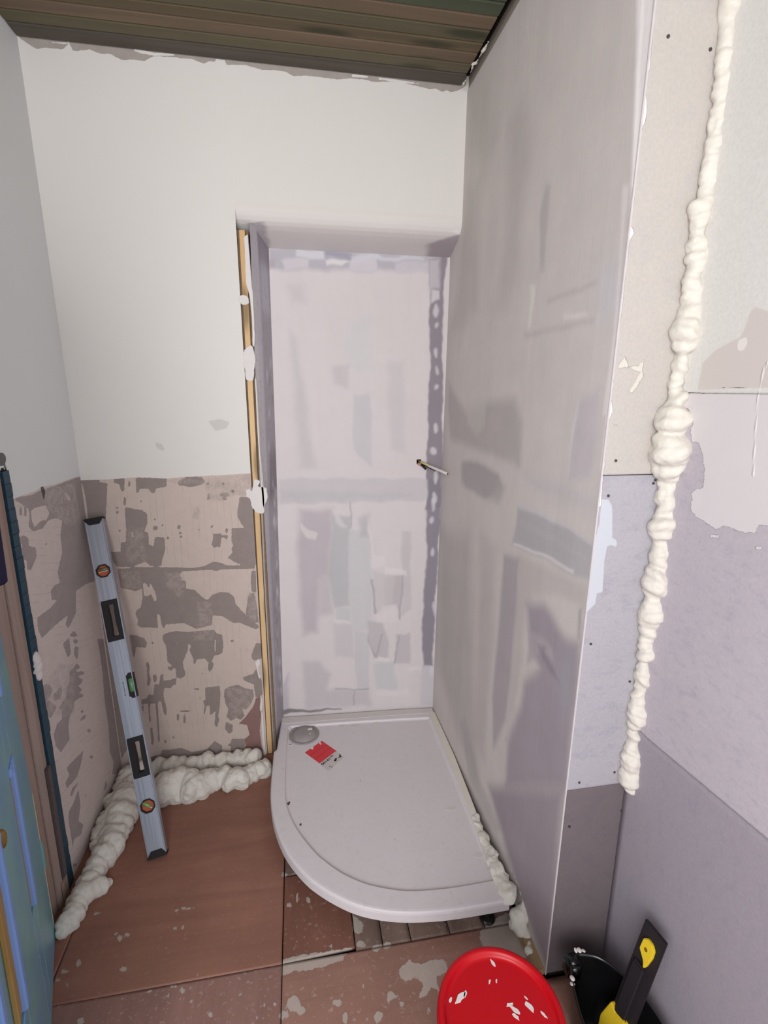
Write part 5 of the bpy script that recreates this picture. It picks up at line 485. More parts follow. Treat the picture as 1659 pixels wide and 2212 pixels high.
front=spline([(.638,-.20),(.6365,-.28),(.640,-.365),(.658,-.47),(.697,-.58),(.7545,-.672),(.8066,-.728),(.8714,-.779),(.9302,-.8125),(1.0041,-.839),(1.079,-.8545),(1.17,-.864),(1.262,-.8665),(1.370,-.866)],5)
outer=[(.668,.126),(.660,.02),(.652,-.085),(.640,-.10)]+[tuple(p) for p in front]+[(1.374,-.86),(1.379,-.72),(1.386,-.55),(1.394,-.3),(1.391,0),(1.387,.079)]
inner=[tuple(p) for p in spline([(.6955,-.08),(.6935,-.23),(.698,-.364),(.716,-.445),(.7501,-.5244),(.8005,-.6065),(.8378,-.650),(.8793,-.69),(.9306,-.7265),(.9816,-.752),(1.069,-.7805),(1.1758,-.7925),(1.2597,-.7945),(1.3516,-.7927)],5)]+[(1.352,-.65),(1.354,-.4),(1.352,-.17),(1.350,.012),(1.2,.025),(1.0,.038),(.83,.047),(.712,.052),(.700,.04)]
def inset(P,d):
    P=np.array(P); n=len(P); o=[]
    ar=sum(P[i][0]*P[(i+1)%n][1]-P[(i+1)%n][0]*P[i][1] for i in range(n)); s=1 if ar>0 else -1
    for i in range(n):
        a=P[i]-P[i-1]; b=P[(i+1)%n]-P[i]; a=a/(np.hypot(*a)+1e-9); b=b/(np.hypot(*b)+1e-9); nn=np.array([-(a[1]+b[1]),a[0]+b[0]])*s; l=np.hypot(*nn); nn=nn/l if l>1e-6 else nn
        k=d/max(.5,l/2); o.append(P[i]+nn*k)
    return np.array(o)
bm=bmesh.new()
def ring(P,z): return [bm.verts.new((x-1.04,y+.36,z)) for x,y in P]
def bridge(a,b):
    n=len(a)
    for i in range(n): bm.faces.new((a[i],a[(i+1)%n],b[(i+1)%n],b[i]))
O=outer
rs=[ring(inset(O,.012),.050),ring(inset(O,.0035),.0505),ring(O,.054),ring(inset(O,.0005),.080),ring(inset(O,.002),.086),ring(inset(O,.006),.0892),ring(inset(O,.012),.0900)]
for a,b in zip(rs,rs[1:]): bridge(a,b)
bm.faces.new(rs[0][::-1])
ri=[ring(inset(inner,-.005),.0900),ring(inset(inner,-.002),.0885),ring(inset(inner,.001),.0835),ring(inset(inner,.006),.0810)]
for a,b in zip(ri,ri[1:]): bridge(a,b)
bm.faces.new(ri[-1])
bm.edges.ensure_lookup_table()
def loop_edges(r): return [bm.edges.get((r[i],r[(i+1)%len(r)])) for i in range(len(r))]
bmesh.ops.triangle_fill(bm,use_beauty=True,edges=loop_edges(rs[-1])+loop_edges(ri[0]))
def tray_mat():
    k=N('dusty_white_tray',.45,.4); n=k.noise(12,5); c=k.mix(n,lin((206,199,202)),lin((214,207,210)))
    c=k.mix(k.mr(k.noise(60,6,.7),.52,.72,0,.35),c,lin((188,180,182)))
    v=k.voro(13,k.scale((1,1,.2))); c=k.mix(k.math('MULTIPLY',k.mr(v,.022,.04,1,0),.8),c,lin((84,78,76)))
    v=k.voro(19,k.scale((1.3,1,.2))); c=k.mix(k.mr(v,.03,.06,.6,0),c,lin((222,217,214)))
    k.col(c); k.bump(k.noise(90,4),.0004,.5); return k.m
M['tray']=tray_mat()
tb=frombm('tray_body',bm,M['tray'],tray)
for x,y,r in ((D['tray_marks'][0][0],D['tray_marks'][0][1],.006),(D['tray_marks'][1][0],D['tray_marks'][1][1],.004),(D['tray_marks'][2][0],D['tray_marks'][2][1],.0035)):
    o=blobs('debris_speck',[(0,0,0,r),(r*.5,r,0,r*.6)],M['screw'],tray,(1,1.3,.3)); o.location=(x-1.04,y+.36,.0815)
# plaster left on the rims of the tray
def flatpoly(name,pts,z,h,mat,parent,off=(0,0,0)):
    bm=bmesh.new(); prism(bm,[(x-off[0],y-off[1]) for x,y in pts],z,z+h); return frombm(name,bm,mat,parent)
OFF=(1.04,-.36,0)
rag=lambda pts,a=.004:[(x+random.uniform(-a,a),y+random.uniform(-a,a)) for x,y in pts]
M['skimdab']=plain('pale_skim_dab',(205,198,196),.8,.2,var=.04,bump=.0008)
flatpoly('plaster_smear',rag([(.672,.118),(.672,.075),(.80,.068),(.98,.060),(1.20,.052),(1.38,.045),(1.382,.078),(1.20,.089),(.98,.102),(.80,.112)],.003),.0899,.0022,M['skimdab'],tray,OFF)
flatpoly('plaster_smear',rag([(1.362,.04),(1.362,-.2),(1.364,-.4),(1.360,-.6),(1.350,-.70),(1.352,-.80),(1.371,-.845),(1.375,-.70),(1.383,-.5),(1.391,-.25),(1.386,.04)],.004),.0899,.0028,plain('cream_residue',(214,208,198),.8,.2,var=.06,bump=.001),tray,OFF)
for (x,y,r) in ((.94,.028,.012),(1.0,.020,.016),(.985,-.03,.008),(1.10,.02,.010),(1.30,-.50,.014),(1.335,-.70,.012),(.712,-.055,.007),(.71,-.06,.006)):
    flatpoly('plaster_smear',[(x+r*math.cos(t)*(1.4+.4*random.random()),y+r*math.sin(t)*(.5+.3*random.random())) for t in [i*math.pi/5 for i in range(10)]],.0808,.0014,M['skimdab'],tray,OFF)
o=blobs('foam_residue',[(1.378-.010*abs(math.sin(i*1.1)),-.56-.0135*i,.0905,.012+.0006*i+.004*math.sin(i*1.3)) for i in range(22)]+[(1.362,-.74-.011*i,.0895,.017) for i in range(9)],M['foam_pale'],tray,(1.15,1.3,.34))
for v in o.data.vertices: v.co-=Vector(OFF)
mm=o.modifiers.new('r','REMESH'); mm.mode='VOXEL'; mm.voxel_size=.003; mm.use_smooth_shade=True; ms=o.modifiers.new('s','SMOOTH'); ms.iterations=14; ms.factor=.6
tx=bpy.data.textures.new('residue','CLOUDS'); tx.noise_scale=.015; mm=o.modifiers.new('d','DISPLACE'); mm.texture=tx; mm.strength=.007; mm.mid_level=.5; tag(o,'cream foam stuck along the right rim')
M['dust']=plain('dusty_grey_plastic',(152,144,144),.8,.25,var=.14,sc=70,bump=.001)
bm=bmesh.new(); lathe(bm,[(0,.018),(.015,.0178),(.03,.0165),(.042,.0138),(.050,.009),(.052,.004),(.0555,.0018),(.058,.0035),(.064,.0042),(.0675,.0025),(.068,0)],56)
o=frombm('waste_cover',bm,M['dust'],tray,True); o.location=(.770-1.04,-.003+.36,.0808); tag(o,'dusty grey domed waste cover')
o=blobs('grit',[(.026,-.018,.015,.004),(.02,.01,.0165,.006),(.03,.014,.0155,.007),(-.035,-.01,.013,.004)],M['plaster'],tray,(1,1.4,.4)); o.location=(.770-1.04,-.003+.36,.0808); tag(o,kind='stuff')
red=plain('red_sticker',(205,52,60),.5,.4,var=.06); wht=plain('worn_white_sticker',(196,188,187),.6,.3,var=.04); blk=plain('black_ink',(44,40,42),.6,.3,var=.2)
o=flatpoly('sticker',D['sticker_red'],.0811,.0005,red,tray,OFF); tag(o,'red part of the stuck down label')
a,b,c_,d_=[np.array(p) for p in D['sticker_red']]
for t in (.33,.66):
    p0=a+(d_-a)*t; p1=b+(c_-b)*t; n_=(d_-a)/np.hypot(*(d_-a))*.0012
    flatpoly('crease',[tuple(p0-n_),tuple(p1-n_),tuple(p1+n_),tuple(p0+n_)],.0816,.0001,plain('red_crease',(172,38,48),.5,.4),tray,OFF)
o=flatpoly('sticker',D['sticker_white'],.0811,.0004,wht,tray,OFF); tag(o,'white printed part of the stuck down label')
blobs('filler_spot',[(.0,.0,0,.006),(.005,.004,0,.004)],M['plaster'],tray,(1,1,.25)).location=(a[0]*.6+b[0]*.4-1.04,a[1]*.6+b[1]*.4-.006+.36,.0817)
blobs('filler_spot',[(.0,.0,0,.005),(.004,-.008,0,.004),(.006,-.014,0,.003)],M['plaster'],tray,(1,1.6,.25)).location=(b[0]-.012-1.04,b[1]-.006+.36,.0817)
w0,w1,w2,w3=[np.array(p) for p in D['sticker_white']]
fc=bpy.data.curves.new('print','FONT'); fc.body='0014199'; fc.size=.021; fc.extrude=.0001; fc.offset=.0006
to=bpy.data.objects.new('tmp',fc); COL.objects.link(to); bpy.context.view_layer.update()
me=bpy.data.meshes.new_from_object(to.evaluated_get(bpy.context.evaluated_depsgraph_get())); bpy.data.objects.remove(to)
me.name='sticker_print'; o=link('sticker_print',me,blk,tray); dr=(w1-w0); o.rotation_euler[2]=math.atan2(dr[1],dr[0]); q=w0+(w3-w0)*.30+dr*.02; o.location=(q[0]-1.04,q[1]+.36,.0817); o.scale=(.95,.85,1)
e=(w3-w0); dn=dr
for s,t,r in ((.62,.62,.006),(.68,.55,.005),(.9,.62,.006),(.95,.5,.004),(.80,.6,.003),(.22,.75,.003),(.26,.9,.003)):
    q=w0+dn*s+e*t; flatpoly('ink_smudge',[(q[0]+r*math.cos(k)*random.uniform(.7,1.3),q[1]+r*math.sin(k)*random.uniform(.7,1.3)) for k in [i*math.pi/4 for i in range(8)]],.0815,.0001,blk,tray,OFF)
M['black']=plain('black_plastic',(22,21,23),.35,.5,var=.2)
for x,y in ((1.315,-.838),(.80,-.60),(.74,0),(1.30,0),(1.05,-.40)):
    bm=bmesh.new(); lathe(bm,[(0,-.0055),(.022,-.0055),(.024,0),(.020,.006),(.009,.010),(.009,.034),(.014,.036),(.014,.051),(0,.051)],18)
    o=frombm('foot',bm,M['black'],tray); o.location=(x-1.04,y+.36,.0012); tag(o,'black adjustable plastic foot')
# ---------------------------------------------------------------- spirit level
Bv=Vector((.2575,-.451,.0)); Tv=Vector((.041,-.034,1.109)); az=(Tv-Bv).normalized(); wx=Vector((1,.06,0)); wx=(wx-az*wx.dot(az)).normalized(); yy=az.cross(wx)
lv=empty('spirit_level'); lv.matrix_world=Matrix(((wx.x,yy.x,az.x,Bv.x),(wx.y,yy.y,az.y,Bv.y),(wx.z,yy.z,az.z,Bv.z+.007),(0,0,0,1)))
tag(lv,'long silver aluminium spirit level leaning in the left corner of the room','spirit level')
def alu():
    k=N('brushed_aluminium',.38,.5,.55); n=k.noise(1,4,.6,k.scale((160,160,2.5))); k.col(k.mix(n,lin((150,154,168)),lin((178,182,194)))); k.put(k.b.inputs['Roughness'],k.mr(n,.3,.7,.32,.48)); return k.m
M['alu']=alu(); M['grip']=plain('black_rubber_grip',(26,22,25),.6,.35,var=.2); L=1.205
bm=bmesh.new(); W_=.031
for x0,x1 in ((-W_,-W_+.0045),(W_-.0045,W_)): bbox(bm,x0,x1,-.0125,.0125,.004,L-.004,.0012,None,1)
for a_,b_ in ((.004,.150),(.194,.272),(.412,.551),(.551,.627),(.627,.755),(.903,.989),(1.031,L-.004)):
    x1=W_-.0045 if (a_,b_)!=(.551,.627) else .008
    bbox(bm,-W_+.0045,x1,-.0108,.0108,a_,b_)
    bbox(bm,-.0065,-.0055,-.0114,-.0108,a_,b_)
    if x1>.01: bbox(bm,.0055,.0065,-.0114,-.0108,a_,b_)
for zz in (.172,1.010): 
    n=20
    for s in range(4):      # plate corners round the circular vial openings
        cx=W_-.0045 if s%2 else -W_+.0045; cz=zz+(.022 if s<2 else -.022); fa=[]
        arc=[(.021*math.cos(t),.021*math.sin(t)) for t in [i*math.pi/2/6 for i in range(7)]]
        sx=1 if s%2 else -1; sz=1 if s<2 else -1
        pts=[(cx,zz+sz*.0),(cx,cz)]+[(0,cz)]+[(sx*x,zz+sz*y) for x,y in arc[::-1]]
        f1=[bm.verts.new((x,-.0108,z)) for x,z in pts]; f2=[bm.verts.new((x,.0108,z)) for x,z in pts]
        try: bm.faces.new(f1); bm.faces.new(f2)
        except Exception: pass
        for i in range(len(pts)):
            j=(i+1)%len(pts)
            if (f1[i].co-f1[j].co).length>1e-6: bm.faces.new((f1[i],f1[j],f2[j],f2[i]))
frombm('level_body',bm,M['alu'],lv,False,False)
def cap(z0,z1,s):
    pts=[(-W_-.0008,z0),(W_+.0008,z0),(W_+.0008,z0+s*.006),(W_*.55,z1),(-W_*.55,z1),(-W_-.0008,z0+s*.006)]
    bm=bmesh.new(); a=[bm.verts.new((x,-.0138,z)) for x,z in pts]; b=[bm.verts.new((x,.0138,z)) for x,z in pts]
    bm.faces.new(a); bm.faces.new(b[::-1])
    for i in range(6): bm.faces.new((a[i],a[(i+1)%6],b[(i+1)%6],b[i]))
    return tag(frombm('end_cap',bm,M['grip'],lv),'black rubber end cap')
cap(-.003,.022,1); cap(L+.003,L-.022,-1)
def ringframe(name,outerp,innerp,y0,y1,mat):
    bm=bmesh.new(); n=len(outerp)
    R4=[[bm.verts.new((x,y,z)) for x,z in P] for P,y in ((outerp,y0),(innerp,y0),(innerp,y1),(outerp,y1))]
    for k in range(4):
        A_,B_=R4[k],R4[(k+1)%4]
        for i in range(n): bm.faces.new((A_[i],A_[(i+1)%n],B_[(i+1)%n],B_[i]))
    return frombm(name,bm,mat,lv)
for z0,z1 in ((.272,.412),(.755,.903)):
    xo=W_-.004; op=[];ip=[]; zc=(z0+z1)/2; hz_=(z1-z0)/2; n=48
    for i in range(n):
        t=i*2*math.pi/n; c,s=math.cos(t),math.sin(t)
        op.append((xo*np.sign(c)*abs(c)**.14,zc+hz_*np.sign(s)*abs(s)**.1))
        zi=(hz_-.017)*np.sign(s)*abs(s)**.16; wv=.0085+.0050*(zi/hz_)**2
        ip.append((.0015+wv*np.sign(c)*abs(c)**.2,zc+zi))
    tag(ringframe('hand_grip',op,ip,-.0128,.0128,M['grip']),'black rubber hand grip')
orange=plain('orange_vial_holder',(176,86,52),.4,.4); greenv=plain('green_vial',(128,150,92),.15,.6,var=.15); grn2=plain('dark_green_vial',(86,136,92),.12,.6,var=.2)
for zz,ang,gm in ((.172,-.75,greenv),(1.010,.05,plain('dull_green_vial',(104,98,76),.2,.6))):
    n=8; f=lambda R,n=8:[(R*math.cos(i*2*math.pi/n+.39),zz+R*math.sin(i*2*math.pi/n+.39)) for i in range(n)]
    r_=ringframe('vial_housing',f(.0255),f(.0205),-.0130,.0130,M['grip'])
    bm=bmesh.new(); 
    a=[bm.verts.new((x,-.007,z)) for x,z in f(.021)]; b=[bm.verts.new((x,.007,z)) for x,z in f(.021)]; bm.faces.new(a); bm.faces.new(b[::-1])
    for i in range(8): bm.faces.new((a[i],a[(i+1)%8],b[(i+1)%8],b[i]))
    tag(frombm('vial_holder',bm,orange,r_),'orange vial holder')
    dx,dz=math.cos(ang),math.sin(ang); off=(.0055*-dz*-1,.0055*dx)
    bm=bmesh.new(); c0=Vector((off[0]*1.0,-.0075,zz+off[1])); d3=Vector((dx,0,dz)); tube(bm,[c0-d3*.0155,c0-d3*.014,c0+d3*.014,c0+d3*.0155],[.003,.0068,.0068,.003],12); frombm('vial',bm,gm,r_,True)
    bm=bmesh.new(); c1=c0-Vector((off[0],0,off[1]))*1.35+Vector((0,-.002,0)); tube(bm,[c1-d3*.015,c1+d3*.015],.0012,6); frombm('vial_line',bm,M['plaster'],r_)
pts=[(.008,.551),(.008,.627),(.014,.640),(W_+.001,.640),(W_+.001,.538),(.014,.538)]
hp=[(.009,.558),(.009,.620),(.016,.634),(W_+.0006,.634),(W_+.0006,.544),(.016,.544)]
bm=bmesh.new(); a=[bm.verts.new((x,-.0118,z)) for x,z in hp]; b=[bm.verts.new((x,.0118,z)) for x,z in hp]; bm.faces.new(a); bm.faces.new(b[::-1])
for i in range(6): bm.faces.new((a[i],a[(i+1)%6],b[(i+1)%6],b[i]))
hs=frombm('vial_housing',bm,M['grip'],lv)
bm=bmesh.new(); tube(bm,[(.021,-.0085,.566),(.021,-.0085,.570),(.021,-.0085,.610),(.021,-.0085,.614)],[.005,.0088,.0088,.005],14); frombm('vial',bm,grn2,hs,True)
for zz in (.541,.637):
    bm=bmesh.new(); tube(bm,[(W_-.002,-.012,zz-.004),(W_+.006,-.013,zz-.003),(W_+.007,-.013,zz+.003),(W_-.002,-.012,zz+.004)],.0011,6); frombm('wire_clip',bm,M['alu'],hs)
bm=bmesh.new(); bbox(bm,-.0045,-.0035,-.0119,-.0116,.560,.605); bbox(bm,-.0075,-.0015,-.0119,-.0116,.604,.6055); bbox(bm,-.0075,-.0015,-.0119,-.0116,.5595,.561); frombm('scribe_mark',bm,M['grip'],lv)
# ---------------------------------------------------------------- expanding foam
def foam(name,L_,mat,label,scale=(1,1,.62),vox=.004,disp=.004,tilt=.5,axis='Z',group=None):
    bm=bmesh.new()
    n=len(L_)
    for i,(x,y,z,r) in enumerate(L_):
        p=Vector(L_[max(i-1,0)][:3]); q=Vector(L_[min(i+1,n-1)][:3]); d=(q-p)
        if d.length<1e-5: d=Vector((0,0,1))
        rot=d.to_track_quat('Z','Y').to_matrix().to_4x4()@Matrix.Rotation(random.uniform(-tilt,tilt),4,'X')@Matrix.Rotation(random.uniform(-tilt,tilt),4,'Y')
        m=Matrix.Translation((x,y,z))@rot@Matrix.Diagonal((r*scale[0],r*scale[1],r*scale[2]*1.15,1))
        bmesh.ops.create_icosphere(bm,subdivisions=3,radius=1,matrix=m)
        if i<n-1:
            x2,y2,z2,r2=L_[i+1]
            if (Vector((x2,y2,z2))-Vector((x,y,z))).length<.09:
                m=Matrix.Translation(((x+x2)/2,(y+y2)/2,(z+z2)/2))@Matrix.Diagonal(((r+r2)*.41,)*3+(1,)); bmesh.ops.create_icosphere(bm,subdivisions=2,radius=1,matrix=m)
    o=frombm(name,bm,mat,None,True,False)
    m=o.modifiers.new('remesh','REMESH'); m.mode='VOXEL'; m.voxel_size=vox; m.use_smooth_shade=True
    m=o.modifiers.new('smooth','SMOOTH'); m.iterations=3
    tx=bpy.data.textures.new('foam_lumps','CLOUDS'); tx.noise_scale=.022; tx.noise_depth=3
    t2_=bpy.data.textures.new('foam_swell','CLOUDS'); t2_.noise_scale=.06; m=o.modifiers.new('swell','DISPLACE'); m.texture=t2_; m.strength=disp*2.5; m.mid_level=.5
    m=o.modifiers.new('lumps','DISPLACE'); m.texture=tx; m.strength=disp*2; m.mid_level=.5; m.texture_coords='LOCAL'
    tag(o,label,'foam','beads of expanding foam'); return o
foam('expanding_foam',D['foam_corner'],M['foam'],'tall lumpy bead of cream foam running up the corner right of the shower',(1.12,1.12,.62),.0034,.004,.55)
foam('expanding_foam',D['foam_back'][::-1]+D['foam_left']+[(.040+.006*math.sin(i*1.9),-.05-.024*i,.024+.006*math.sin(i*2.1),.030+.005*math.sin(i*1.3)) for i in range(15)][::-1]+[(.07+.024*i,-.046-.008*math.sin(i*2.9),.028+.008*math.sin(i*1.7),.032+.006*math.sin(i*2.3)) for i in range(21)],M['foam_pale'],'thick white foam bead on the floor along left and back walls, behind the level',(1.12,1.12,.68),.0038,.006,.5)
foam('expanding_foam',D['foam_tray'],M['foam_pale'],'spilled foam between the front right corner of the tray and the partition',(1,1,.7),.004,.005,.4)
foam('expanding_foam',D['foam_ceil'],M['foam_pale'],'thin foam streak on the ceiling boards in the corner above the partition',(1,.8,1),.003,.003,.3)
# ---------------------------------------------------------------- timber batten with filler
def bat(x,y,z): return (x+np.interp(z,[-.03,1.27,2.12],[0,.006,.0065]),y,z)
bt=box('timber_batten',.6075,.6265,-.001,.028,.0005,2.117,wood_mat('pale_pine_batten',(226,192,146),(208,168,120),'z',.6,1,1,.95,.35),None,.0015,bat)
tag(bt,'long pale pine batten standing upright at the left edge of the shower recess','batten')
for n_,q in enumerate(D['dabs']):
    q=[tuple(p) for p in spline([*q,q[0]],4)[:-1]]; q=[(x+random.uniform(-.0009,.0009),z+random.uniform(-.0009,.0009)) for x,z in q]
    bm=bmesh.new(); y0,y1=(-.0045,.002)
    a=[bm.verts.new((x,y0,z)) for x,z in inset(q,.0015)]; b=[bm.verts.new((x,y1,z)) for x,z in q]; n=len(q); bm.faces.new(a)
    for k_ in range(n): bm.faces.new((a[k_],a[(k_+1)%n],b[(k_+1)%n],b[k_]))
    frombm('filler_dab',bm,M['plaster'],bt)
# ---------------------------------------------------------------- pipes and cable out of the board
pp=empty('supply_pipes',(hx,hy,hz)); tag(pp,'white pipe and black cable ends poking out of the hole in the recess board','pipe')
def rel(*p): return (p[0]-hx,p[1]-hy,p[2]-hz)
bm=bmesh.new(); tube(bm,[rel(hx+.002,hy+.03,hz+.004),rel(1.335,.085,1.269),rel(1.372,.03,1.256),rel(1.392,0,1.248)],[.0055,.0058,.0056,.0054],14)
o=frombm('white_pipe',bm,plain('white_plastic_pipe',(206,200,198),.45,.4),pp,True); 
bm=bmesh.new(); tube(bm,[rel(1.3918,.0004,1.2481),rel(1.3925,-.0006,1.2478)],.0036,12); frombm('pipe_bore',bm,M['void'],o)
bm=bmesh.new(); tube(bm,[rel(hx,hy+.03,hz-.002),rel(1.325,.09,1.267),rel(1.355,.052,1.252)],.0021,8); tag(frombm('cable',bm,M['black'],pp,True),'thin black cable')
bm=bmesh.new(); tube(bm,[rel(hx+.004,hy+.02,hz-.004),rel(1.322,.088,1.257)],.0055,8); tag(frombm('cable',bm,M['black'],pp,False),'thick black cable stub')
bm=bmesh.new(); tube(bm,[rel(hx+.0,hy+.02,hz+.004),rel(1.315,.098,1.279),rel(1.333,.08,1.273)],.0048,8); tag(frombm('wire_sleeve',bm,plain('yellow_green_sleeve',(186,176,124),.5,.3),pp,True),'yellow green wire sleeve')
bm=bmesh.new(); tube(bm,[rel(hx+.001,hy+.01,hz-.010),rel(hx+.006,hy-.004,hz-.012)],.007,10); frombm('pink_plug',bm,plain('pink_plug',(206,142,148),.6,.3),pp)
# ---------------------------------------------------------------- door
H0=np.array([.024,-.674]); dv=np.array([.36,-.933]); dv=dv/np.hypot(*dv); nv=np.array([-dv[1],dv[0]])
def lp(u,o_,z): q=H0+dv*(u-.15*z*(1 if z<2.1 else 1))+nv*o_; return (q[0],q[1],z)
def dfn(x,y,z): return lp(x,y,z)
M['door']=None
k=N('teal_painted_door',.35,.5); n=k.noise(6,3); c=k.mix(k.mr(n,.35,.65),lin((122,172,174)),lin((112,158,188))); c=k.mix(k.mr(k.noise(40,5),.5,.7,0,.2),c,lin((100,144,146))); k.col(c); k.bump(k.noise(40,3),.0005,.5); M['door']=k.m
M['blue']=plain('blue_painted_moulding',(126,160,222),.4,.5,var=.1,sc=12); M['tan']=wood_mat('bare_tan_timber',(186,152,92),(162,126,72),'z',.6)
dr=empty('door_1',(float(H0[0]),float(H0[1]),0)); tag(dr,'blue green panelled door standing ajar at the left edge',kind='structure')
bpy.context.view_layer.update()
def dpart(name,boxes,mat,parent=dr,label=None,bev=.002):
    bm=bmesh.new()
    for b in boxes: bbox(bm,*b,bev,dfn,1)
    for v in bm.verts: v.co-=Vector((H0[0],H0[1],0))
    o=frombm(name,bm,mat,parent); 
    if label: tag(o,label)
    return o
bx_=[(.0,.20,-.04,0,.006,1.98),(.262,.455,-.04,0,.006,1.98),(.66,.76,-.04,0,.006,1.98)]
pan=[(.20,.262,.31,.70),(.455,.66,.31,.70),(.20,.262,.86,1.86),(.455,.66,.86,1.86)]
for a_,b_ in ((.20,.262),(.455,.66)): bx_+=[(a_,b_,-.04,0,.006,.31),(a_,b_,-.04,0,.70,.86),(a_,b_,-.04,0,1.86,1.98)]
dpart('door_leaf',bx_,M['door'])
dpart('door_edge',[(-.003,.004,-.038,.001,.01,1.97)],plain('worn_cream_edge',(196,188,172),.7,.2,var=.2,sc=60))
for a_,b_,c_,e_ in pan:
    p_=dpart('door_panel',[(a_,b_,-.03,-.014,c_,e_)],M['door'])
    dpart('moulding',[(a_,a_+.027,-.014,.006,c_,e_)]+([(b_-.026,b_,-.014,.006,c_,e_)] if b_-a_>.1 else [])+[(a_+.027,b_-(.026 if b_-a_>.1 else .001),-.014,.006,e_-.022,e_)],M['blue'],p_,'bright blue moulding',.004)
    dpart('inner_border',[(a_+.027,a_+.061,-.014,-.004,c_+.012,e_-.02)],M['tan'],p_,'bare tan timber border',.002)
bm=bmesh.new(); lathe(bm,[(0,.012),(.010,.0115),(.016,.009),(.020,.004),(.021,0)],24)
k_=frombm('knob',bm,plain('aged_brass',(150,118,62),.35,.5,.7),dr,True); q=lp(.449,0,.675); k_.location=(q[0]-H0[0],q[1]-H0[1],q[2]); k_.rotation_euler=Vector((nv[0],nv[1],0)).to_track_quat('Z','Y').to_euler(); tag(k_,'small brass door knob plate')
for zz in (.22,1.7):
    dpart('hinge',[(-.010,.006,-.002,.004,zz,zz+.08)],M['door'],dr,None,.001)
# navy towel over the hinge edge of the door
tw_m=plain('navy_towelling',(52,48,76),.95,.1,var=.25,sc=80,bump=.003)
U,V=np.meshgrid(np.linspace(0,1,40),np.linspace(0,1,60),indexing='ij')
bm=bmesh.new(); vs={}
def tpt(u,v):
    z=1.105+v*.26; taper=math.sqrt(max(.02,1-(1-min(1,v*3.2))**2)); uu=(u-.5)*taper; th=.010+.014*math.sin(math.pi*u)
    q=lp(.075+uu*.16+.15*z-.15*z,.006+th,z) if False else lp(.118+uu*.17+.004*math.sin(v*7),.006+th,z); return q
nu,nv_=30,36
g_=[[bm.verts.new(tpt(i/nu,j/nv_)) for j in range(nv_+1)] for i in range(nu+1)]
for i in range(nu):
    for j in range(nv_): bm.faces.new((g_[i][j],g_[i+1][j],g_[i+1][j+1],g_[i][j+1]))
tw=frombm('towel',bm,tw_m,None,True); mm=tw.modifiers.new('t','SOLIDIFY'); mm.thickness=.008; mm.offset=-1
tag(tw,'navy blue towel hanging on the blue green door at the left edge','towel')
# ---------------------------------------------------------------- red bucket with lid
bk=empty('lidded_bucket',(1.155,-1.275,0)); tag(bk,'bright red bucket lid on a bucket in front of the shower tray','bucket')
M['red']=plain('glossy_red_plastic',(180,5,20),.32,.3,var=.05,sc=8)
bm=bmesh.new(); lathe(bm,[(0,0),(.098,0),(.102,.004),(.118,.31),(.1235,.312),(.1235,.318),(.119,.322),(.119,.335),(.116,.335),(.114,.02),(0,.016)],56); frombm('bucket_body',bm,M['red'],bk,True)
bm=bmesh.new(); lathe(bm,[(0,.3445),(.104,.3445),(.110,.3450),(.114,.3500),(.1165,.3555),(.1225,.3565),(.1275,.3550),(.1290,.350),(.1285,.335),(.1300,.333),(.1300,.330),(.1265,.330),(.125,.3475),(.108,.3405),(0,.3405)],72)
ld=frombm('lid',bm,M['red'],bk,True)
for (x,y),r,a_ in D['lid_spl']:
    bm=bmesh.new(); prism(bm,[(r*math.cos(t)*random.uniform(.7,1.3),r*.38*math.sin(t)*random.uniform(.7,1.3)) for t in [i*math.pi/6 for i in range(12)]],0,.0012)
    s_=frombm('plaster_splash',bm,M['plaster'],ld); s_.location=(x-1.155,y+1.275,.3446); s_.rotation_euler[2]=a_
bm=bmesh.new(); tube(bm,[(.121*math.cos(t),-.02-.09*math.sin(t),.30-.02*math.sin(t)) for t in [i*math.pi/16 for i in range(17)]],.0022,8); frombm('handle',bm,M['alu'],bk,True)
# ---------------------------------------------------------------- black tub
tb_=empty('mixing_tub',(1.46,-1.24,0)); tag(tb_,'glossy black plastic tub in the corner behind the red lid','tub')
ol=spline([(1.440,-1.098),(1.488,-1.114),(1.522,-1.157),(1.545,-1.215),(1.550,-1.30),(1.515,-1.37),(1.44,-1.385),(1.385,-1.33),(1.375,-1.25),(1.392,-1.165),(1.415,-1.115),(1.440,-1.098)],5)[:-1]
bm=bmesh.new(); cen=np.array([1.46,-1.24])
def tring(s,z,d=0): P=inset(ol,d) if d else np.array(ol); P=cen+(P-cen)*s; return [bm.verts.new((x-1.46,y+1.24,z)) for x,y in P]
rr=[tring(.78,0.0),tring(.80,.003),tring(.93,.186),tring(.985,.187),tring(1.0,.190),tring(1.0,.202),tring(.985,.205),tring(.955,.204),tring(.94,.199),tring(.92,.188),tring(.77,.006)]
for a_,b_ in zip(rr,rr[1:]):
    n=len(a_)
    for i in range(n): bm.faces.new((a_[i],a_[(i+1)%n],b_[(i+1)%n],b_[i]))
bm.faces.new(rr[0]); bm.faces.new(rr[-1][::-1])
M['gloss']=plain('glossy_black_plastic',(14,14,17),.22,.5,var=.3)
frombm('tub_body',bm,M['gloss'],tb_,True)
bm=bmesh.new(); bbox(bm,-.056,-.018,.108,.146,.155,.2045,.007,None,3); o=frombm('lug',bm,M['gloss'],tb_,True)
blobs('plaster_dab',[(-.062,.088,.205,.006),(-.066,.08,.200,.006)],M['plaster'],tb_,(1,1.2,.5)); blobs('plaster_dab',[(-.012,.142,.206,.006),(-.002,.139,.206,.005),(-.021,.143,.206,.005)],M['plaster'],tb_,(1,1.2,.5))
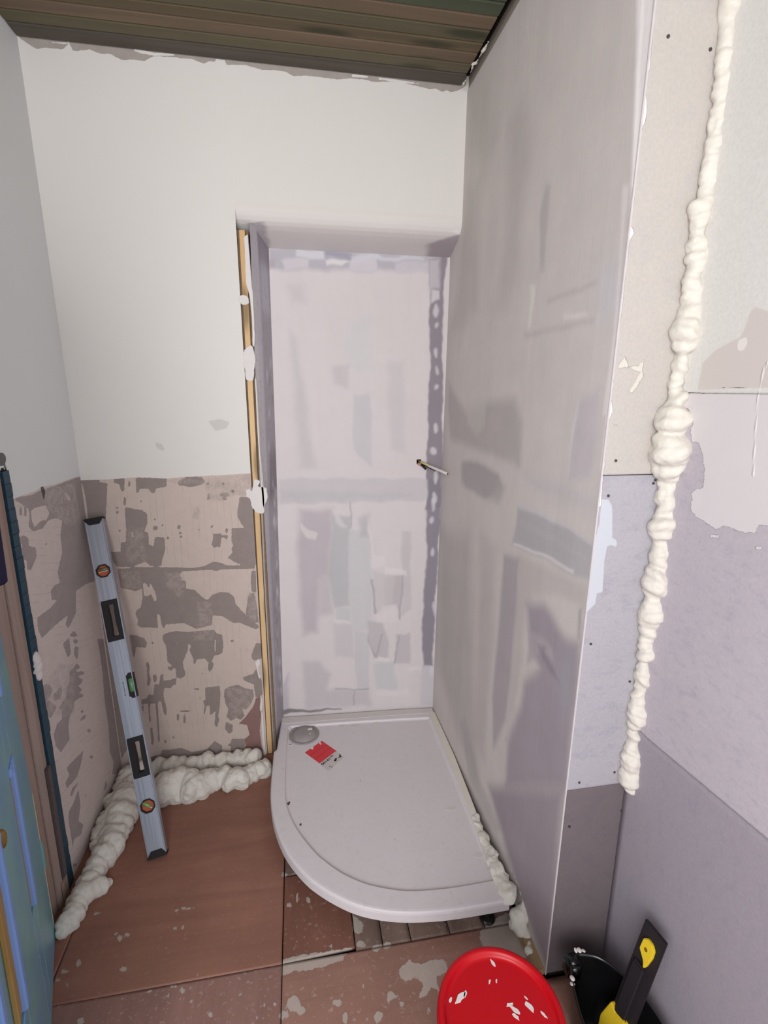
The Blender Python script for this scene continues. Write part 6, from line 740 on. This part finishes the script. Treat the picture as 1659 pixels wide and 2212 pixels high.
# ---------------------------------------------------------------- black and yellow hand tool
T0=Vector((1.548,-1.214,.405)); T1=Vector((1.487,-1.226,.17)); ta=(T0-T1).normalized(); tn=Vector((-1,-.15,.25)); tn=(tn-ta*tn.dot(ta)).normalized(); tx_=ta.cross(tn)
LT=(T0-T1).length
ht=empty('hand_tool'); ht.matrix_world=Matrix(((tx_.x,tn.x,ta.x,T1.x),(tx_.y,tn.y,ta.y,T1.y),(tx_.z,tn.z,ta.z,T1.z),(0,0,0,1)))
tag(ht,'black and yellow handled hand tool standing in the black tub against the right wall','hand tool')
M['yellow']=plain('yellow_plastic',(222,190,44),.45,.4,var=.06); M['matt']=plain('matt_black_rubber',(34,29,33),.6,.35,var=.25)
bm=bmesh.new(); bbox(bm,-.029,.029,-.004,.004,0,LT,.002); bbox(bm,-.020,.012,.003,.013,.0,LT*.62,.004,None,3); frombm('tool_blade',bm,M['matt'],ht)
def shp(name,pts,y0,y1,mat):
    bm=bmesh.new(); a=[bm.verts.new((x,y0,z)) for x,z in pts]; b=[bm.verts.new((x,y1,z)) for x,z in pts]; n=len(pts); bm.faces.new(a[::-1]); bm.faces.new(b)
    for i in range(n): bm.faces.new((a[i],a[(i+1)%n],b[(i+1)%n],b[i]))
    bmesh.ops.recalc_face_normals(bm,faces=bm.faces); bmesh.ops.bevel(bm,geom=list(bm.edges),offset=.0018,segments=2,affect='EDGES',clamp_overlap=True); return frombm(name,bm,mat,ht)
o=shp('yellow_button',[(-.015,LT-.062),(-.014,LT-.035),(-.006,LT-.027),(.007,LT-.028),(.016,LT-.037),(.017,LT-.055),(.011,LT-.085),(.006,LT-.092),(.002,LT-.078)],.003,.012,M['yellow']); tag(o,'yellow plastic button with a hole')
bm=bmesh.new(); tube(bm,[(.0,.0122,LT-.050),(.0,.0126,LT-.050)],.0045,10); frombm('button_hole',bm,plain('dark_ochre',(120,92,20),.6,.2),o)
o=shp('yellow_handle',[(-.028,.012),(-.012,.004),(.012,.010),(.026,.004),(.034,-.02),(.032,-.09),(-.034,-.09),(-.040,-.04)],-.012,.016,M['yellow']); tag(o,'yellow plastic handle')
